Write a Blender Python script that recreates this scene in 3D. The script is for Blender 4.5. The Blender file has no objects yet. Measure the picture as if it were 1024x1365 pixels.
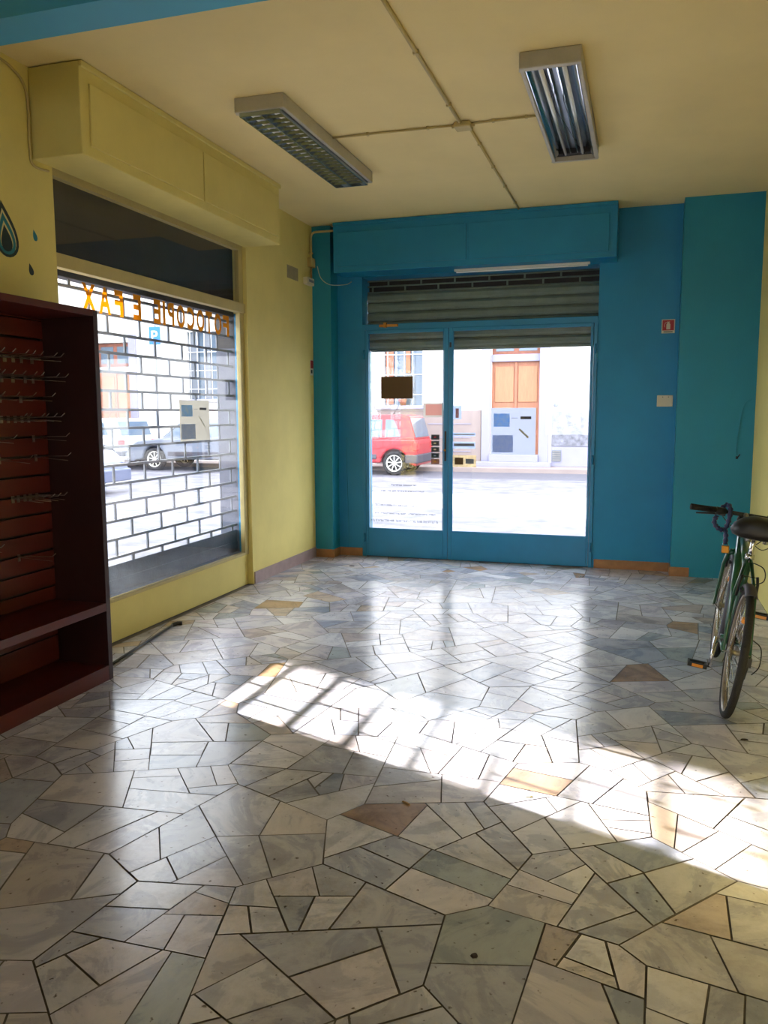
import bpy, bmesh, math, random
from mathutils import Vector, Matrix
C = bpy.context.scene.collection
PI = math.pi
H = 3.37          # ceiling height
XR = 4.19         # right wall
YD = 8.05         # door wall inner face
YN = -4.5         # wall behind the camera
WT = 0.30         # wall thickness

# ------------------------------------------------------------------ helpers
def tag(o, label=None, cat=None, group=None, kind=None):
    if label: o['label'] = label
    if cat: o['category'] = cat
    if group: o['group'] = group
    if kind: o['kind'] = kind
    return o
def thing(name, label, cat, loc=(0, 0, 0), rz=0, group=None):
    o = bpy.data.objects.new(name, None); C.objects.link(o)
    o.location = loc; o.rotation_euler = (0, 0, rz); o.empty_display_size = .1
    return tag(o, label, cat, group)
def dup(root, loc=None, parent=None):
    c = root.copy(); C.objects.link(c)
    if parent is not None: c.parent = parent
    if loc is not None: c.location = loc
    for ch in list(root.children): dup(ch, None, c)
    return c

class MB:
    def __init__(s): s.v = []; s.f = []; s.m = []; s.mi = 0; s.sm = []; s.smooth = False
    def add(s, vs, fs):
        b = len(s.v); s.v += [tuple(p) for p in vs]
        for f in fs:
            s.f.append([b + i for i in f]); s.m.append(s.mi); s.sm.append(s.smooth)
        return s
    def box(s, x0, x1, y0, y1, z0, z1):
        x0, x1 = sorted((x0, x1)); y0, y1 = sorted((y0, y1)); z0, z1 = sorted((z0, z1))
        v = [(x0,y0,z0),(x1,y0,z0),(x1,y1,z0),(x0,y1,z0),(x0,y0,z1),(x1,y0,z1),(x1,y1,z1),(x0,y1,z1)]
        sm, s.smooth = s.smooth, False
        s.add(v, [(0,3,2,1),(4,5,6,7),(0,1,5,4),(1,2,6,5),(2,3,7,6),(3,0,4,7)]); s.smooth = sm
        return s
    def prism(s, poly, axis, a, b, poly2=None):
        # poly in the two other axes (cyclic order), extruded along axis from a to b
        def P(p, t):
            if axis == 'x': return (t, p[0], p[1])
            if axis == 'y': return (p[0], t, p[1])
            return (p[0], p[1], t)
        n = len(poly); q = poly2 or poly
        v = [P(p, a) for p in poly] + [P(p, b) for p in q]
        f = [list(range(n))[::-1], list(range(n, 2*n))] + [(i, (i+1) % n, n+(i+1) % n, n+i) for i in range(n)]
        s.add(v, f); return s
    def tube(s, pts, r, n=10, caps=True, closed=False):
        pts = [Vector(p) for p in pts]; N = len(pts)
        rs = r if isinstance(r, (list, tuple)) else [r]*N
        T = []
        for i in range(N):
            if closed: t = pts[(i+1) % N] - pts[i-1]
            elif i == 0: t = pts[1]-pts[0]
            elif i == N-1: t = pts[-1]-pts[-2]
            else: t = (pts[i+1]-pts[i]).normalized() + (pts[i]-pts[i-1]).normalized()
            T.append(t.normalized() if t.length > 1e-9 else Vector((0,0,1)))
        up = Vector((0,0,1)) if abs(T[0].z) < .9 else Vector((1,0,0))
        u = T[0].cross(up).normalized(); vs = []
        for i in range(N):
            u = (u - T[i]*u.dot(T[i])).normalized(); w = T[i].cross(u)
            for k in range(n):
                a = 2*PI*k/n
                vs.append(pts[i] + (u*math.cos(a) + w*math.sin(a))*rs[i])
        fs = []
        R_ = N if closed else N-1
        for i in range(R_):
            j = (i+1) % N
            for k in range(n):
                l = (k+1) % n
                fs.append((i*n+k, j*n+k, j*n+l, i*n+l))
        if caps and not closed:
            fs.append(list(range(n))); fs.append(list(range((N-1)*n, N*n))[::-1])
        sm, s.smooth = s.smooth, True
        s.add(vs, fs); s.smooth = sm; return s
    def lathe(s, prof, c, axis='x', n=40, closed=False):
        # prof: (radius, offset along the axis)
        vs = []; fs = []; c = Vector(c); m = len(prof)
        for k in range(n):
            a = 2*PI*k/n; ca, sa = math.cos(a), math.sin(a)
            for r, t in prof:
                if axis == 'x': p = (t, r*ca, r*sa)
                elif axis == 'y': p = (r*sa, t, r*ca)
                else: p = (r*ca, r*sa, t)
                vs.append(c + Vector(p))
        M = m if closed else m-1
        for k in range(n):
            l = (k+1) % n
            for i in range(M):
                j = (i+1) % m
                fs.append((k*m+i, l*m+i, l*m+j, k*m+j))
        sm, s.smooth = s.smooth, True
        s.add(vs, fs); s.smooth = sm; return s
    def ell(s, c, r, n=16, m=10):
        prof = [(math.sin(PI*i/m), -math.cos(PI*i/m)) for i in range(m+1)]
        vs = []; fs = []
        for k in range(n):
            a = 2*PI*k/n
            for rr, t in prof: vs.append((c[0]+r[0]*rr*math.cos(a), c[1]+r[1]*rr*math.sin(a), c[2]+r[2]*t))
        M = m+1
        for k in range(n):
            l = (k+1) % n
            for i in range(m): fs.append((k*M+i, l*M+i, l*M+i+1, k*M+i+1))
        sm, s.smooth = s.smooth, True
        s.add(vs, fs); s.smooth = sm; return s
    def xf(s, M):
        s.v = [tuple(M @ Vector(p)) for p in s.v]; return s
    def build(s, name, mat, parent=None, bevel=0, seg=2, weld=True):
        me = bpy.data.meshes.new(name); me.from_pydata(s.v, [], s.f)
        mats = mat if isinstance(mat, (list, tuple)) else [mat]
        for m in mats: me.materials.append(m)
        for p, mi, sm in zip(me.polygons, s.m, s.sm): p.material_index = mi; p.use_smooth = sm
        bm = bmesh.new(); bm.from_mesh(me)
        if weld: bmesh.ops.remove_doubles(bm, verts=bm.verts, dist=1e-6)
        bmesh.ops.recalc_face_normals(bm, faces=bm.faces)
        bm.to_mesh(me); bm.free()
        o = bpy.data.objects.new(name, me); C.objects.link(o)
        if parent is not None: o.parent = parent
        if bevel:
            b = o.modifiers.new('bevel', 'BEVEL'); b.width = bevel; b.segments = seg; b.limit_method = 'ANGLE'; b.angle_limit = .6
            b.harden_normals = False
        return o
def box(name, mat, d, parent=None, bevel=0):
    return MB().box(*d).build(name, mat, parent, bevel)
def struct(o): o['kind'] = 'structure'; return o
def arc(c, r, a0, a1, n, plane='yz'):
    out = []
    for i in range(n+1):
        a = a0+(a1-a0)*i/n; p, q = r*math.cos(a), r*math.sin(a)
        if plane == 'yz': out.append((c[0], c[1]+p, c[2]+q))
        elif plane == 'xz': out.append((c[0]+p, c[1], c[2]+q))
        else: out.append((c[0]+p, c[1]+q, c[2]))
    return out
def spline(pts, n=8):
    pts = [Vector(p) for p in pts]; out = []
    P = [pts[0]] + pts + [pts[-1]]
    for i in range(1, len(P)-2):
        for k in range(n):
            t = k/n; a, b, c, d = P[i-1], P[i], P[i+1], P[i+2]
            out.append(.5*((2*b)+(c-a)*t+(2*a-5*b+4*c-d)*t*t+(3*b-a-3*c+d)*t*t*t))
    out.append(pts[-1]); return out
def text_mesh(txt, size):
    cu = bpy.data.curves.new('t', 'FONT'); cu.body = txt; cu.size = size; cu.extrude = 0; cu.resolution_u = 3
    cu.offset = size*.012 if txt == 'P' and size < .9 else size*.032
    o = bpy.data.objects.new('t', cu); C.objects.link(o)
    dg = bpy.context.evaluated_depsgraph_get(); dg.update()
    me = bpy.data.meshes.new_from_object(o.evaluated_get(dg))
    v = [tuple(p.co) for p in me.vertices]; f = [list(p.vertices) for p in me.polygons]
    bpy.data.objects.remove(o); bpy.data.meshes.remove(me)
    return v, f

def sheet(name, mt, axis, u0, u1, v0, v1, off, parent):
    # a single sheet of paper or vinyl standing upright
    v = [(off, u0, v0), (off, u1, v0), (off, u1, v1), (off, u0, v1)] if axis == 'x' else [(u0, off, v0), (u1, off, v0), (u1, off, v1), (u0, off, v1)]
    return MB().add(v, [(0, 1, 2, 3)]).build(name, mt, parent)

# ------------------------------------------------------------------ materials
def srgb(c):
    if isinstance(c, str): c = [int(c[i:i+2], 16)/255 for i in (0, 2, 4)]
    return tuple((x/12.92 if x <= .04045 else ((x+.055)/1.055)**2.4) for x in c) + (1,)
def mat(name, col, rough=.5, metal=0, var=0, vscale=4, bump=0, bscale=60, spec=.5, coat=0, dirt=None, stretch=None):
    m = bpy.data.materials.new(name); m.use_nodes = True; nt = m.node_tree; b = nt.nodes['Principled BSDF']
    L = nt.links.new; c = srgb(col)
    b.inputs['Base Color'].default_value = c; b.inputs['Roughness'].default_value = rough
    b.inputs['Metallic'].default_value = metal; b.inputs['Specular IOR Level'].default_value = spec
    b.inputs['Coat Weight'].default_value = coat
    tc = nt.nodes.new('ShaderNodeTexCoord'); src = tc.outputs['Object']
    if stretch:
        mp = nt.nodes.new('ShaderNodeMapping'); mp.inputs['Scale'].default_value = stretch; L(src, mp.inputs['Vector']); src = mp.outputs[0]
    if var:
        n = nt.nodes.new('ShaderNodeTexNoise'); n.inputs['Scale'].default_value = vscale; n.inputs['Detail'].default_value = 6
        n.inputs['Roughness'].default_value = .6
        L(src, n.inputs['Vector'])
        r = nt.nodes.new('ShaderNodeValToRGB'); L(n.outputs['Fac'], r.inputs['Fac'])
        lo = tuple(max(0, x*(1-var)) for x in c[:3]) + (1,); hi = tuple(min(1, x*(1+var)) for x in c[:3]) + (1,)
        if dirt: lo = srgb(dirt)
        r.color_ramp.elements[0].position = .3; r.color_ramp.elements[1].position = .7
        r.color_ramp.elements[0].color = lo; r.color_ramp.elements[1].color = hi
        L(r.outputs['Color'], b.inputs['Base Color'])
    if bump:
        n2 = nt.nodes.new('ShaderNodeTexNoise'); n2.inputs['Scale'].default_value = bscale; n2.inputs['Detail'].default_value = 4
        L(src, n2.inputs['Vector'])
        bp = nt.nodes.new('ShaderNodeBump'); bp.inputs['Strength'].default_value = bump; bp.inputs['Distance'].default_value = .01
        L(n2.outputs['Fac'], bp.inputs['Height']); L(bp.outputs[0], b.inputs['Normal'])
    return m
def glass_mat(name, tint=(1, 1, 1), refl=.06, rough=0.02):
    m = bpy.data.materials.new(name); m.use_nodes = True; nt = m.node_tree; nt.nodes.clear(); L = nt.links.new
    o = nt.nodes.new('ShaderNodeOutputMaterial'); mx = nt.nodes.new('ShaderNodeMixShader')
    t = nt.nodes.new('ShaderNodeBsdfTransparent'); t.inputs[0].default_value = (*tint, 1)
    g = nt.nodes.new('ShaderNodeBsdfGlossy'); g.inputs['Roughness'].default_value = rough
    lw = nt.nodes.new('ShaderNodeLayerWeight'); lw.inputs[0].default_value = .5
    pw = nt.nodes.new('ShaderNodeMath'); pw.operation = 'POWER'; pw.inputs[1].default_value = 5; L(lw.outputs['Facing'], pw.inputs[0])
    f = nt.nodes.new('ShaderNodeMapRange'); f.inputs['To Min'].default_value = .035; f.inputs['To Max'].default_value = .9; L(pw.outputs[0], f.inputs['Value'])
    L(f.outputs[0], mx.inputs[0]); L(t.outputs[0], mx.inputs[1]); L(g.outputs[0], mx.inputs[2]); L(mx.outputs[0], o.inputs[0])
    return m

def paper_mat(name, col, tr=.5, var=0, dirt=None, vscale=22):
    m = mat(name, col, .7, var=var, dirt=dirt, vscale=vscale); nt = m.node_tree; L = nt.links.new
    b = nt.nodes['Principled BSDF']; o = [n for n in nt.nodes if n.type == 'OUTPUT_MATERIAL'][0]
    t = nt.nodes.new('ShaderNodeBsdfTranslucent'); mx = nt.nodes.new('ShaderNodeMixShader'); mx.inputs[0].default_value = tr
    if b.inputs['Base Color'].is_linked: L(b.inputs['Base Color'].links[0].from_socket, t.inputs[0])
    else: t.inputs[0].default_value = srgb(col)
    L(b.outputs[0], mx.inputs[1]); L(t.outputs[0], mx.inputs[2]); L(mx.outputs[0], o.inputs[0])
    return m
M = {}
M['yellow'] = mat('yellow_wall_paint', 'D8C87A', .75, var=.06, vscale=2.5, bump=.12, bscale=90)
M['ceil'] = mat('ceiling_paint', 'E6D298', .8, var=.04, vscale=2, bump=.15, bscale=120)
M['blue'] = mat('blue_wall_paint', '107CA6', .5, var=.10, vscale=1.8, bump=.12, bscale=80)
M['teal'] = mat('teal_wall_paint', '15829C', .5, var=.08, vscale=1.8, bump=.12, bscale=80)
M['bluebeam'] = mat('light_blue_beam_paint', '3F9FC6', .5, var=.05, vscale=2)
M['bluemetal'] = mat('blue_enamel_metal', '1078A4', .35, var=.07, vscale=5)
M['base_brown'] = mat('brown_marble_skirting', '9A6B40', .4, var=.25, vscale=7)
M['base_pink'] = mat('pinkish_marble_skirting', '9C8684', .35, var=.15, vscale=8)
M['jambgrey'] = mat('grey_render', '585A66', .8, var=.12, vscale=10, bump=.3)
M['ledge'] = mat('dark_slate_ledge', '454B58', .5, var=.2, vscale=8, bump=.2)
M['frame'] = mat('beige_painted_frame', 'B9A970', .5, var=.08, vscale=6)
M['housing'] = mat('dark_shutter_housing', '2B2522', .6, var=.3, vscale=5)
M['grid'] = mat('galvanised_shutter_steel', '6C7078', .5, metal=.2, var=.15, vscale=9)
M['slat'] = mat('grey_green_shutter_slats', '6B7A70', .5, var=.15, vscale=6)
M['glass'] = glass_mat('window_glass')
M['white'] = mat('white_enamel', 'D9D6CC', .45, var=.04)
M['lampgrey'] = mat('aged_white_lamp_housing', 'B5AFA0', .45, var=.1, vscale=8)
M['alu'] = mat('polished_aluminium_reflector', 'C9D2DC', .12, metal=1)
M['alud'] = mat('satin_aluminium_louvre', '96A4A6', .22, metal=1)
M['lampin'] = mat('lamp_inner_panel', '9EA7B4', .3, metal=.6, var=.15, vscale=6)
M['tube'] = mat('fluorescent_tube_glass', 'EEF0F2', .12, coat=1)
M['black'] = mat('black_plastic', '141414', .45)
M['rubber'] = mat('dusty_black_rubber', '191717', .8, bump=.5, bscale=180)
M['wire'] = mat('dark_wire', '1E1A18', .6)
M['conduit'] = mat('cream_plastic_conduit', 'B9A56A', .5, var=.08)
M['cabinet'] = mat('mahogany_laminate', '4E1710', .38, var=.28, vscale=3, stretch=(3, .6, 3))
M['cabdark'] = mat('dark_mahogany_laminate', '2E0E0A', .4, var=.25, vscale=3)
M['chrome'] = mat('chrome', 'D9D9DC', .12, metal=1)
M['steel'] = mat('worn_steel', '8C857B', .35, metal=.9, var=.15, vscale=30)
M['rim'] = mat('dull_aluminium_rim', '9C9184', .4, metal=.7, var=.15, vscale=20)
M['green'] = mat('green_bicycle_enamel', '0A4A2E', .28, coat=.5)
M['saddle'] = mat('black_vinyl_saddle', '0C0B0B', .45)
M['bluelock'] = mat('navy_blue_plastic_sleeve', '17204F', .45)
M['brass'] = mat('brass', 'B07A35', .35, metal=.8, var=.1, vscale=30)
M['amber'] = mat('amber_reflector', 'F09A40', .2)
M['orange_letter'] = paper_mat('orange_vinyl_lettering', 'C4921E', .6)
M['greytext'] = mat('dark_vinyl_lettering', '2E2C28', .6)
M['brownpaper'] = mat('brown_paper', '5E4526', .8)
M['pinkpaper'] = paper_mat('dusty_pink_paper', 'A87468', .55)
M['greypaper'] = paper_mat('greyish_paper_border', 'A8A096', .55)
M['poster'] = paper_mat('poster_paper', 'A4A9BC', .6)
M['posterb'] = paper_mat('poster_beige_paper', 'ACA698', .55)
M['photo_blue'] = paper_mat('poster_photo_blue', '6A9ACB', .65, .35, 'A9BED2')
M['photo_grey'] = paper_mat('poster_photo_grey', '7F8DAA', .65, .35, 'A4AEC0')
M['tanpaper'] = paper_mat('tan_mottled_paper', 'B8A27C', .6, .3)
M['patch'] = mat('bare_grey_plaster', '93886A', .9, var=.15, vscale=12)
M['ink'] = mat('dark_print', '3D3B3C', .6)
M['olive'] = mat('pale_olive_print', 'B8B79A', .6)
M['red'] = mat('red_sign_enamel', 'A3121C', .4)
M['cream'] = mat('cream_plastic', 'C9BFA2', .5)
M['wood'] = mat('orange_varnished_wood', '9A6248', .5, var=.15, vscale=5, stretch=(4, 4, .6))
M['wood2'] = mat('honey_wood_panel', 'A06E4E', .5, var=.15, vscale=5, stretch=(4, 4, .6))
M['woodbrown'] = mat('brown_wood', '7E4B3A', .6, var=.25, vscale=8)
M['facade'] = mat('white_facade_render', 'D9D6D2', .9, var=.03, vscale=1.5)
M['facade_trim'] = mat('lilac_white_stone', '8A889A', .8, var=.04)
M['facade_pink'] = mat('pale_pink_stone', '8C7E7A', .85, var=.06, vscale=3)
M['facade_rough'] = mat('rough_grey_render', '707079', .9, var=.5, vscale=9, bump=.8, bscale=20)
M['road'] = mat('pale_worn_street_paving', '68666E', .85, var=.45, vscale=2.2, bump=.3, bscale=30)
M['asphalt'] = mat('grey_asphalt', '55535C', .85, var=.15, vscale=20, bump=.3)
M['carred'] = mat('red_car_paint', '9C1622', .35, coat=.3)
M['carsilver'] = mat('silver_car_paint', '676D7B', .35, metal=.3, coat=.5)
M['carwhite'] = mat('white_car_paint', 'C4C7CE', .3, coat=.5)
M['cargrey'] = mat('blue_grey_car_paint', '5E6680', .3, metal=.3, coat=.5)
M['carglass'] = mat('car_window_glass', '4F6072', .08, coat=.5)
M['bumper'] = mat('dark_grey_bumper_plastic', '3F3D47', .6)
M['lens'] = mat('red_tail_light', 'B33030', .2)
M['signblue'] = mat('blue_road_sign', '2E6FC0', .5)
M['ironlight'] = mat('pale_painted_iron', 'DADADA', .6)
M['iron'] = mat('grey_iron', '6C7078', .6)
M['leaf'] = mat('geranium_leaves', '5B5A4A', .8)
M['flower'] = mat('pink_flowers', 'D05060', .8)
M['decal_teal'] = mat('teal_vinyl_decal', '0F6E80', .5)
M['decal_dark'] = mat('dark_teal_vinyl_decal', '10282E', .5)
M['decal_cream'] = mat('cream_vinyl_outline', 'CFC28C', .6)
M['debris'] = mat('dry_wood_chip', '9C7A50', .8)
M['debris_dark'] = mat('dark_dried_leaf', '2E2621', .9)
M['debris_white'] = mat('white_plaster_crumb', 'E0DCD0', .9)

# floor stone material : per stone colour from a face attribute, marble veins, worn gloss
def floor_mat():
    m = bpy.data.materials.new('crazy_paving_marble'); m.use_nodes = True; nt = m.node_tree; b = nt.nodes['Principled BSDF']; L = nt.links.new
    N = nt.nodes.new
    at = N('ShaderNodeAttribute'); at.attribute_name = 'stone'; at.attribute_type = 'GEOMETRY'
    tc = N('ShaderNodeTexCoord')
    off = N('ShaderNodeAttribute'); off.attribute_name = 'shift'; off.attribute_type = 'GEOMETRY'
    add = N('ShaderNodeVectorMath'); add.operation = 'ADD'; L(tc.outputs['Object'], add.inputs[0]); L(off.outputs['Vector'], add.inputs[1])
    n = N('ShaderNodeTexNoise'); n.inputs['Scale'].default_value = 3.2; n.inputs['Detail'].default_value = 8; n.inputs['Roughness'].default_value = .65; n.inputs['Distortion'].default_value = 1.6
    L(add.outputs[0], n.inputs['Vector'])
    r = N('ShaderNodeValToRGB'); e = r.color_ramp.elements
    e[0].position = .36; e[0].color = (.74, .74, .77, 1); e[1].position = .62; e[1].color = (1.06, 1.04, 1.0, 1)
    x = r.color_ramp.elements.new(.49); x.color = (.95, .94, .93, 1)
    y = r.color_ramp.elements.new(.455); y.color = (.80, .80, .83, 1)
    L(n.outputs['Fac'], r.inputs['Fac'])
    mx = N('ShaderNodeMix'); mx.data_type = 'RGBA'; mx.blend_type = 'MULTIPLY'; mx.inputs[0].default_value = 1
    L(at.outputs['Color'], mx.inputs[6]); L(r.outputs['Color'], mx.inputs[7])
    # dirt
    d = N('ShaderNodeTexNoise'); d.inputs['Scale'].default_value = 1.1; d.inputs['Detail'].default_value = 10; d.inputs['Roughness'].default_value = .75
    L(tc.outputs['Object'], d.inputs['Vector'])
    dr = N('ShaderNodeValToRGB'); dr.color_ramp.elements[0].position = .33; dr.color_ramp.elements[1].position = .5
    dr.color_ramp.elements[0].color = (.60, .56, .54, 1); dr.color_ramp.elements[1].color = (1, 1, 1, 1)
    L(d.outputs['Fac'], dr.inputs['Fac'])
    m2 = N('ShaderNodeMix'); m2.data_type = 'RGBA'; m2.blend_type = 'MULTIPLY'; m2.inputs[0].default_value = .8
    L(mx.outputs[2], m2.inputs[6]); L(dr.outputs['Color'], m2.inputs[7])
    # specks
    s = N('ShaderNodeTexNoise'); s.inputs['Scale'].default_value = 38; s.inputs['Detail'].default_value = 3
    L(tc.outputs['Object'], s.inputs['Vector'])
    sr = N('ShaderNodeValToRGB'); sr.color_ramp.elements[0].position = .26; sr.color_ramp.elements[1].position = .33
    sr.color_ramp.elements[0].color = (.35, .3, .25, 1); sr.color_ramp.elements[1].color = (1, 1, 1, 1)
    L(s.outputs['Fac'], sr.inputs['Fac'])
    m3 = N('ShaderNodeMix'); m3.data_type = 'RGBA'; m3.blend_type = 'MULTIPLY'; m3.inputs[0].default_value = 1
    L(m2.outputs[2], m3.inputs[6]); L(sr.outputs['Color'], m3.inputs[7])
    L(m3.outputs[2], b.inputs['Base Color'])
    rr = N('ShaderNodeMapRange'); rr.inputs['To Min'].default_value = .15; rr.inputs['To Max'].default_value = .27
    rr.inputs['From Min'].default_value = .3; rr.inputs['From Max'].default_value = .7
    L(d.outputs['Fac'], rr.inputs['Value']); L(rr.outputs[0], b.inputs['Roughness'])
    bn = N('ShaderNodeTexNoise'); bn.inputs['Scale'].default_value = 9; bn.inputs['Detail'].default_value = 6
    L(add.outputs[0], bn.inputs['Vector'])
    bp = N('ShaderNodeBump'); bp.inputs['Strength'].default_value = .08; bp.inputs['Distance'].default_value = .01
    L(bn.outputs['Fac'], bp.inputs['Height']); L(bp.outputs[0], b.inputs['Normal'])
    b.inputs['Specular IOR Level'].default_value = 1.0
    return m
M['stone'] = floor_mat()
M['grout'] = mat('cement_grout', '5E5650', .9, var=.3, vscale=6)

# ------------------------------------------------------------------ floor (crazy paving)
def clip(poly, px, py, nx, ny):
    out = []; n = len(poly)
    for i in range(n):
        a, b = poly[i], poly[(i+1) % n]
        da = (a[0]-px)*nx+(a[1]-py)*ny; db = (b[0]-px)*nx+(b[1]-py)*ny
        if da <= 0: out.append(a)
        if (da < 0 < db) or (db < 0 < da):
            t = da/(da-db); out.append((a[0]+(b[0]-a[0])*t, a[1]+(b[1]-a[1])*t))
    return out
def area(p): return abs(sum(p[i][0]*p[(i+1) % len(p)][1]-p[(i+1) % len(p)][0]*p[i][1] for i in range(len(p))))/2
def inset(p, d):
    n = len(p); q = list(p); s = sum(p[i][0]*p[(i+1) % n][1]-p[(i+1) % n][0]*p[i][1] for i in range(n))
    sg = 1 if s > 0 else -1
    for i in range(n):
        a, b = p[i], p[(i+1) % n]; L = math.hypot(b[0]-a[0], b[1]-a[1])
        if L < 1e-5: continue
        nx, ny = sg*(b[1]-a[1])/L, -sg*(b[0]-a[0])/L
        q = clip(q, a[0]-nx*d, a[1]-ny*d, nx, ny)
        if len(q) < 3: return []
    return q
def make_floor():
    rnd = random.Random(11)
    X0, X1, Y0, Y1 = 0.0, XR, YN, YD
    g = .56; seeds = []
    nx, ny = int((X1-X0)/g)+3, int((Y1-Y0)/g)+3
    for i in range(-1, nx):
        for j in range(-1, ny): seeds.append((X0+(i+.5+rnd.uniform(-.48, .48))*g, Y0+(j+.5+rnd.uniform(-.48, .48))*g))
    cells = []
    for s in seeds:
        p = [(X0, Y0), (X1, Y0), (X1, Y1), (X0, Y1)]
        for t in seeds:
            if t is s: continue
            dx, dy = t[0]-s[0], t[1]-s[1]
            if dx*dx+dy*dy > 4: continue
            p = clip(p, (s[0]+t[0])/2, (s[1]+t[1])/2, dx, dy)
            if len(p) < 3: break
        if len(p) >= 3 and area(p) > .002: cells.append(p)
    out = []
    def split(p, lim):
        a = area(p)
        if a < lim: out.append(p); return
        cx = sum(v[0] for v in p)/len(p); cy = sum(v[1] for v in p)/len(p)
        # of several random cuts keep the one that leaves the two most compact stones
        def comp(q):
            P_ = sum(math.hypot(q[k][0]-q[k-1][0], q[k][1]-q[k-1][1]) for k in range(len(q)))
            acute = 0
            for k in range(len(q)):
                ax, ay = q[k-1][0]-q[k][0], q[k-1][1]-q[k][1]; bx, by = q[(k+1) % len(q)][0]-q[k][0], q[(k+1) % len(q)][1]-q[k][1]
                la, lb = math.hypot(ax, ay), math.hypot(bx, by)
                if la > .004 and lb > .004 and (ax*bx+ay*by)/(la*lb) > .72: acute += 1
            return 4*PI*area(q)/(P_*P_+1e-9) - .25*acute - (.12 if len(q) == 3 else 0)
        best = None
        for _ in range(7):
            an = rnd.uniform(0, PI); ox, oy = cx+rnd.uniform(-.10, .10), cy+rnd.uniform(-.10, .10); n_ = (math.cos(an), math.sin(an))
            qs = [clip(p, ox, oy, *n_), clip(p, ox, oy, -n_[0], -n_[1])]
            if min(len(q) for q in qs) < 3 or min(area(q) for q in qs) < .006: continue
            sc_ = min(comp(q) for q in qs)
            if best is None or sc_ > best[0]: best = (sc_, qs)
        if best is None: out.append(p); return
        l2 = rnd.choice((.02, .035, .055, .075, .10))
        for q in best[1]: split(q, l2)
    for p in cells: split(p, rnd.choice((.03, .04, .06, .08)))
    verts = []; faces = []; cols = []; sh = []
    pal = [('D0CCCA', 6), ('D8D4D2', 6), ('C9C5C5', 6), ('BDBCC0', 4), ('AEB1B7', 2), ('CEC4BA', 4), ('C6B29C', 1.2), ('D2CAC8', 5), ('B08E6C', .35), ('C4B5AB', 1.5), ('AEB2AE', .8)]
    names = [c for c, w in pal]; ws = [w for c, w in pal]
    for p in out:
        q = inset(p, rnd.uniform(.0016, .0042))
        if len(q) < 3: continue
        b = len(verts); verts += [(x, y, 0) for x, y in q]; faces.append(list(range(b, b+len(q))))
        c = srgb(rnd.choices(names, ws)[0]); k = rnd.uniform(.85, 1.08)
        cols.append((min(1, c[0]*k*.92), min(1, c[1]*k*.94), min(1, c[2]*k*1.05), 1)); sh.append((rnd.uniform(-9, 9), rnd.uniform(-9, 9), rnd.uniform(-9, 9)))
    b = len(verts)
    verts += [(X0-.3, Y0-.3, -.003), (X1+.3, Y0-.3, -.003), (X1+.3, Y1+.35, -.003), (X0-.3, Y1+.35, -.003), (X0-.3, Y0-.3, -.1), (X1+.3, Y0-.3, -.1), (X1+.3, Y1+.35, -.1), (X0-.3, Y1+.35, -.1)]
    ns = len(faces)
    faces += [[b, b+1, b+2, b+3], [b+7, b+6, b+5, b+4], [b, b+4, b+5, b+1], [b+1, b+5, b+6, b+2], [b+2, b+6, b+7, b+3], [b+3, b+7, b+4, b]]
    me = bpy.data.meshes.new('floor'); me.from_pydata(verts, [], faces)
    me.materials.append(M['stone']); me.materials.append(M['grout'])
    ca = me.attributes.new('stone', 'FLOAT_COLOR', 'FACE'); sa = me.attributes.new('shift', 'FLOAT_VECTOR', 'FACE')
    for i, p in enumerate(me.polygons):
        if i < ns: ca.data[i].color = cols[i]; sa.data[i].vector = sh[i]
        else: p.material_index = 1; ca.data[i].color = (.2, .2, .2, 1)
    for p in me.polygons:
        if p.index < ns and p.normal.z < 0: p.flip()
    o = bpy.data.objects.new('floor', me); C.objects.link(o); struct(o)
make_floor()

# ------------------------------------------------------------------ room shell
WY0, WY1 = 4.02, 6.40      # window opening in the left wall
WZ0, WZ1 = .27, 2.92
w = MB()
w.box(-WT, 0, YN-WT, WY0, 0, H).box(-WT, 0, WY1, YD+WT, 0, H).box(-WT, 0, WY0, WY1, WZ1, H)
w.box(-WT, -.05, WY0, WY1, 0, WZ0)
struct(w.build('wall_left', M['yellow']))
struct(box('wall_right', M['yellow'], (XR, XR+WT, YN-WT, YD+WT, 0, H)))
DX0, DX1, DZ1 = .47, 2.82, 2.88
w = MB(); w.box(0, DX0, YD, YD+WT, 0, H).box(DX1, XR, YD, YD+WT, 0, H).box(DX0, DX1, YD, YD+WT, DZ1, H)
struct(w.build('wall_far', M['blue']))
# wall behind the camera, with a glazed opening added to brighten the room
w = MB(); BX0, BX1, BZ0, BZ1 = .9, 3.5, .9, 2.7
w.box(0, BX0, YN-WT, YN, 0, H).box(BX1, XR, YN-WT, YN, 0, H).box(BX0, BX1, YN-WT, YN, BZ1, H).box(BX0, BX1, YN-WT, YN, 0, BZ0)
struct(w.build('wall_near', M['yellow']))
w2 = struct(box('window_added', M['glass'], (BX0, BX1, YN-.16, YN-.15, BZ0, BZ1)))
f = MB(); f.box(BX0, BX1, YN-.19, YN-.12, BZ0, BZ0+.06).box(BX0, BX1, YN-.19, YN-.12, BZ1-.06, BZ1)
for x in (BX0, (BX0+BX1)/2-.03, BX1-.06): f.box(x, x+.06, YN-.19, YN-.12, BZ0+.06, BZ1-.06)
f.build('window_added_frame', M['frame'], w2)
c = MB(); c.box(-WT, XR+WT, YN-WT, YD+WT, H, H+.25); struct(c.build('ceiling', M['ceil']))
# shallow pillars either side of the door wall
struct(box('wall_far', M['teal'], (0.0, .20, 7.86, YD, 0, H))).name = 'wall_far_left_pillar'
struct(box('wall_far', M['teal'], (3.54, XR, 7.84, YD, 0, H))).name = 'wall_far_right_pillar'
# blue ceiling beam
struct(box('trim_1', M['bluebeam'], (0, XR, 2.89, 3.09, 3.10, H)))
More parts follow.
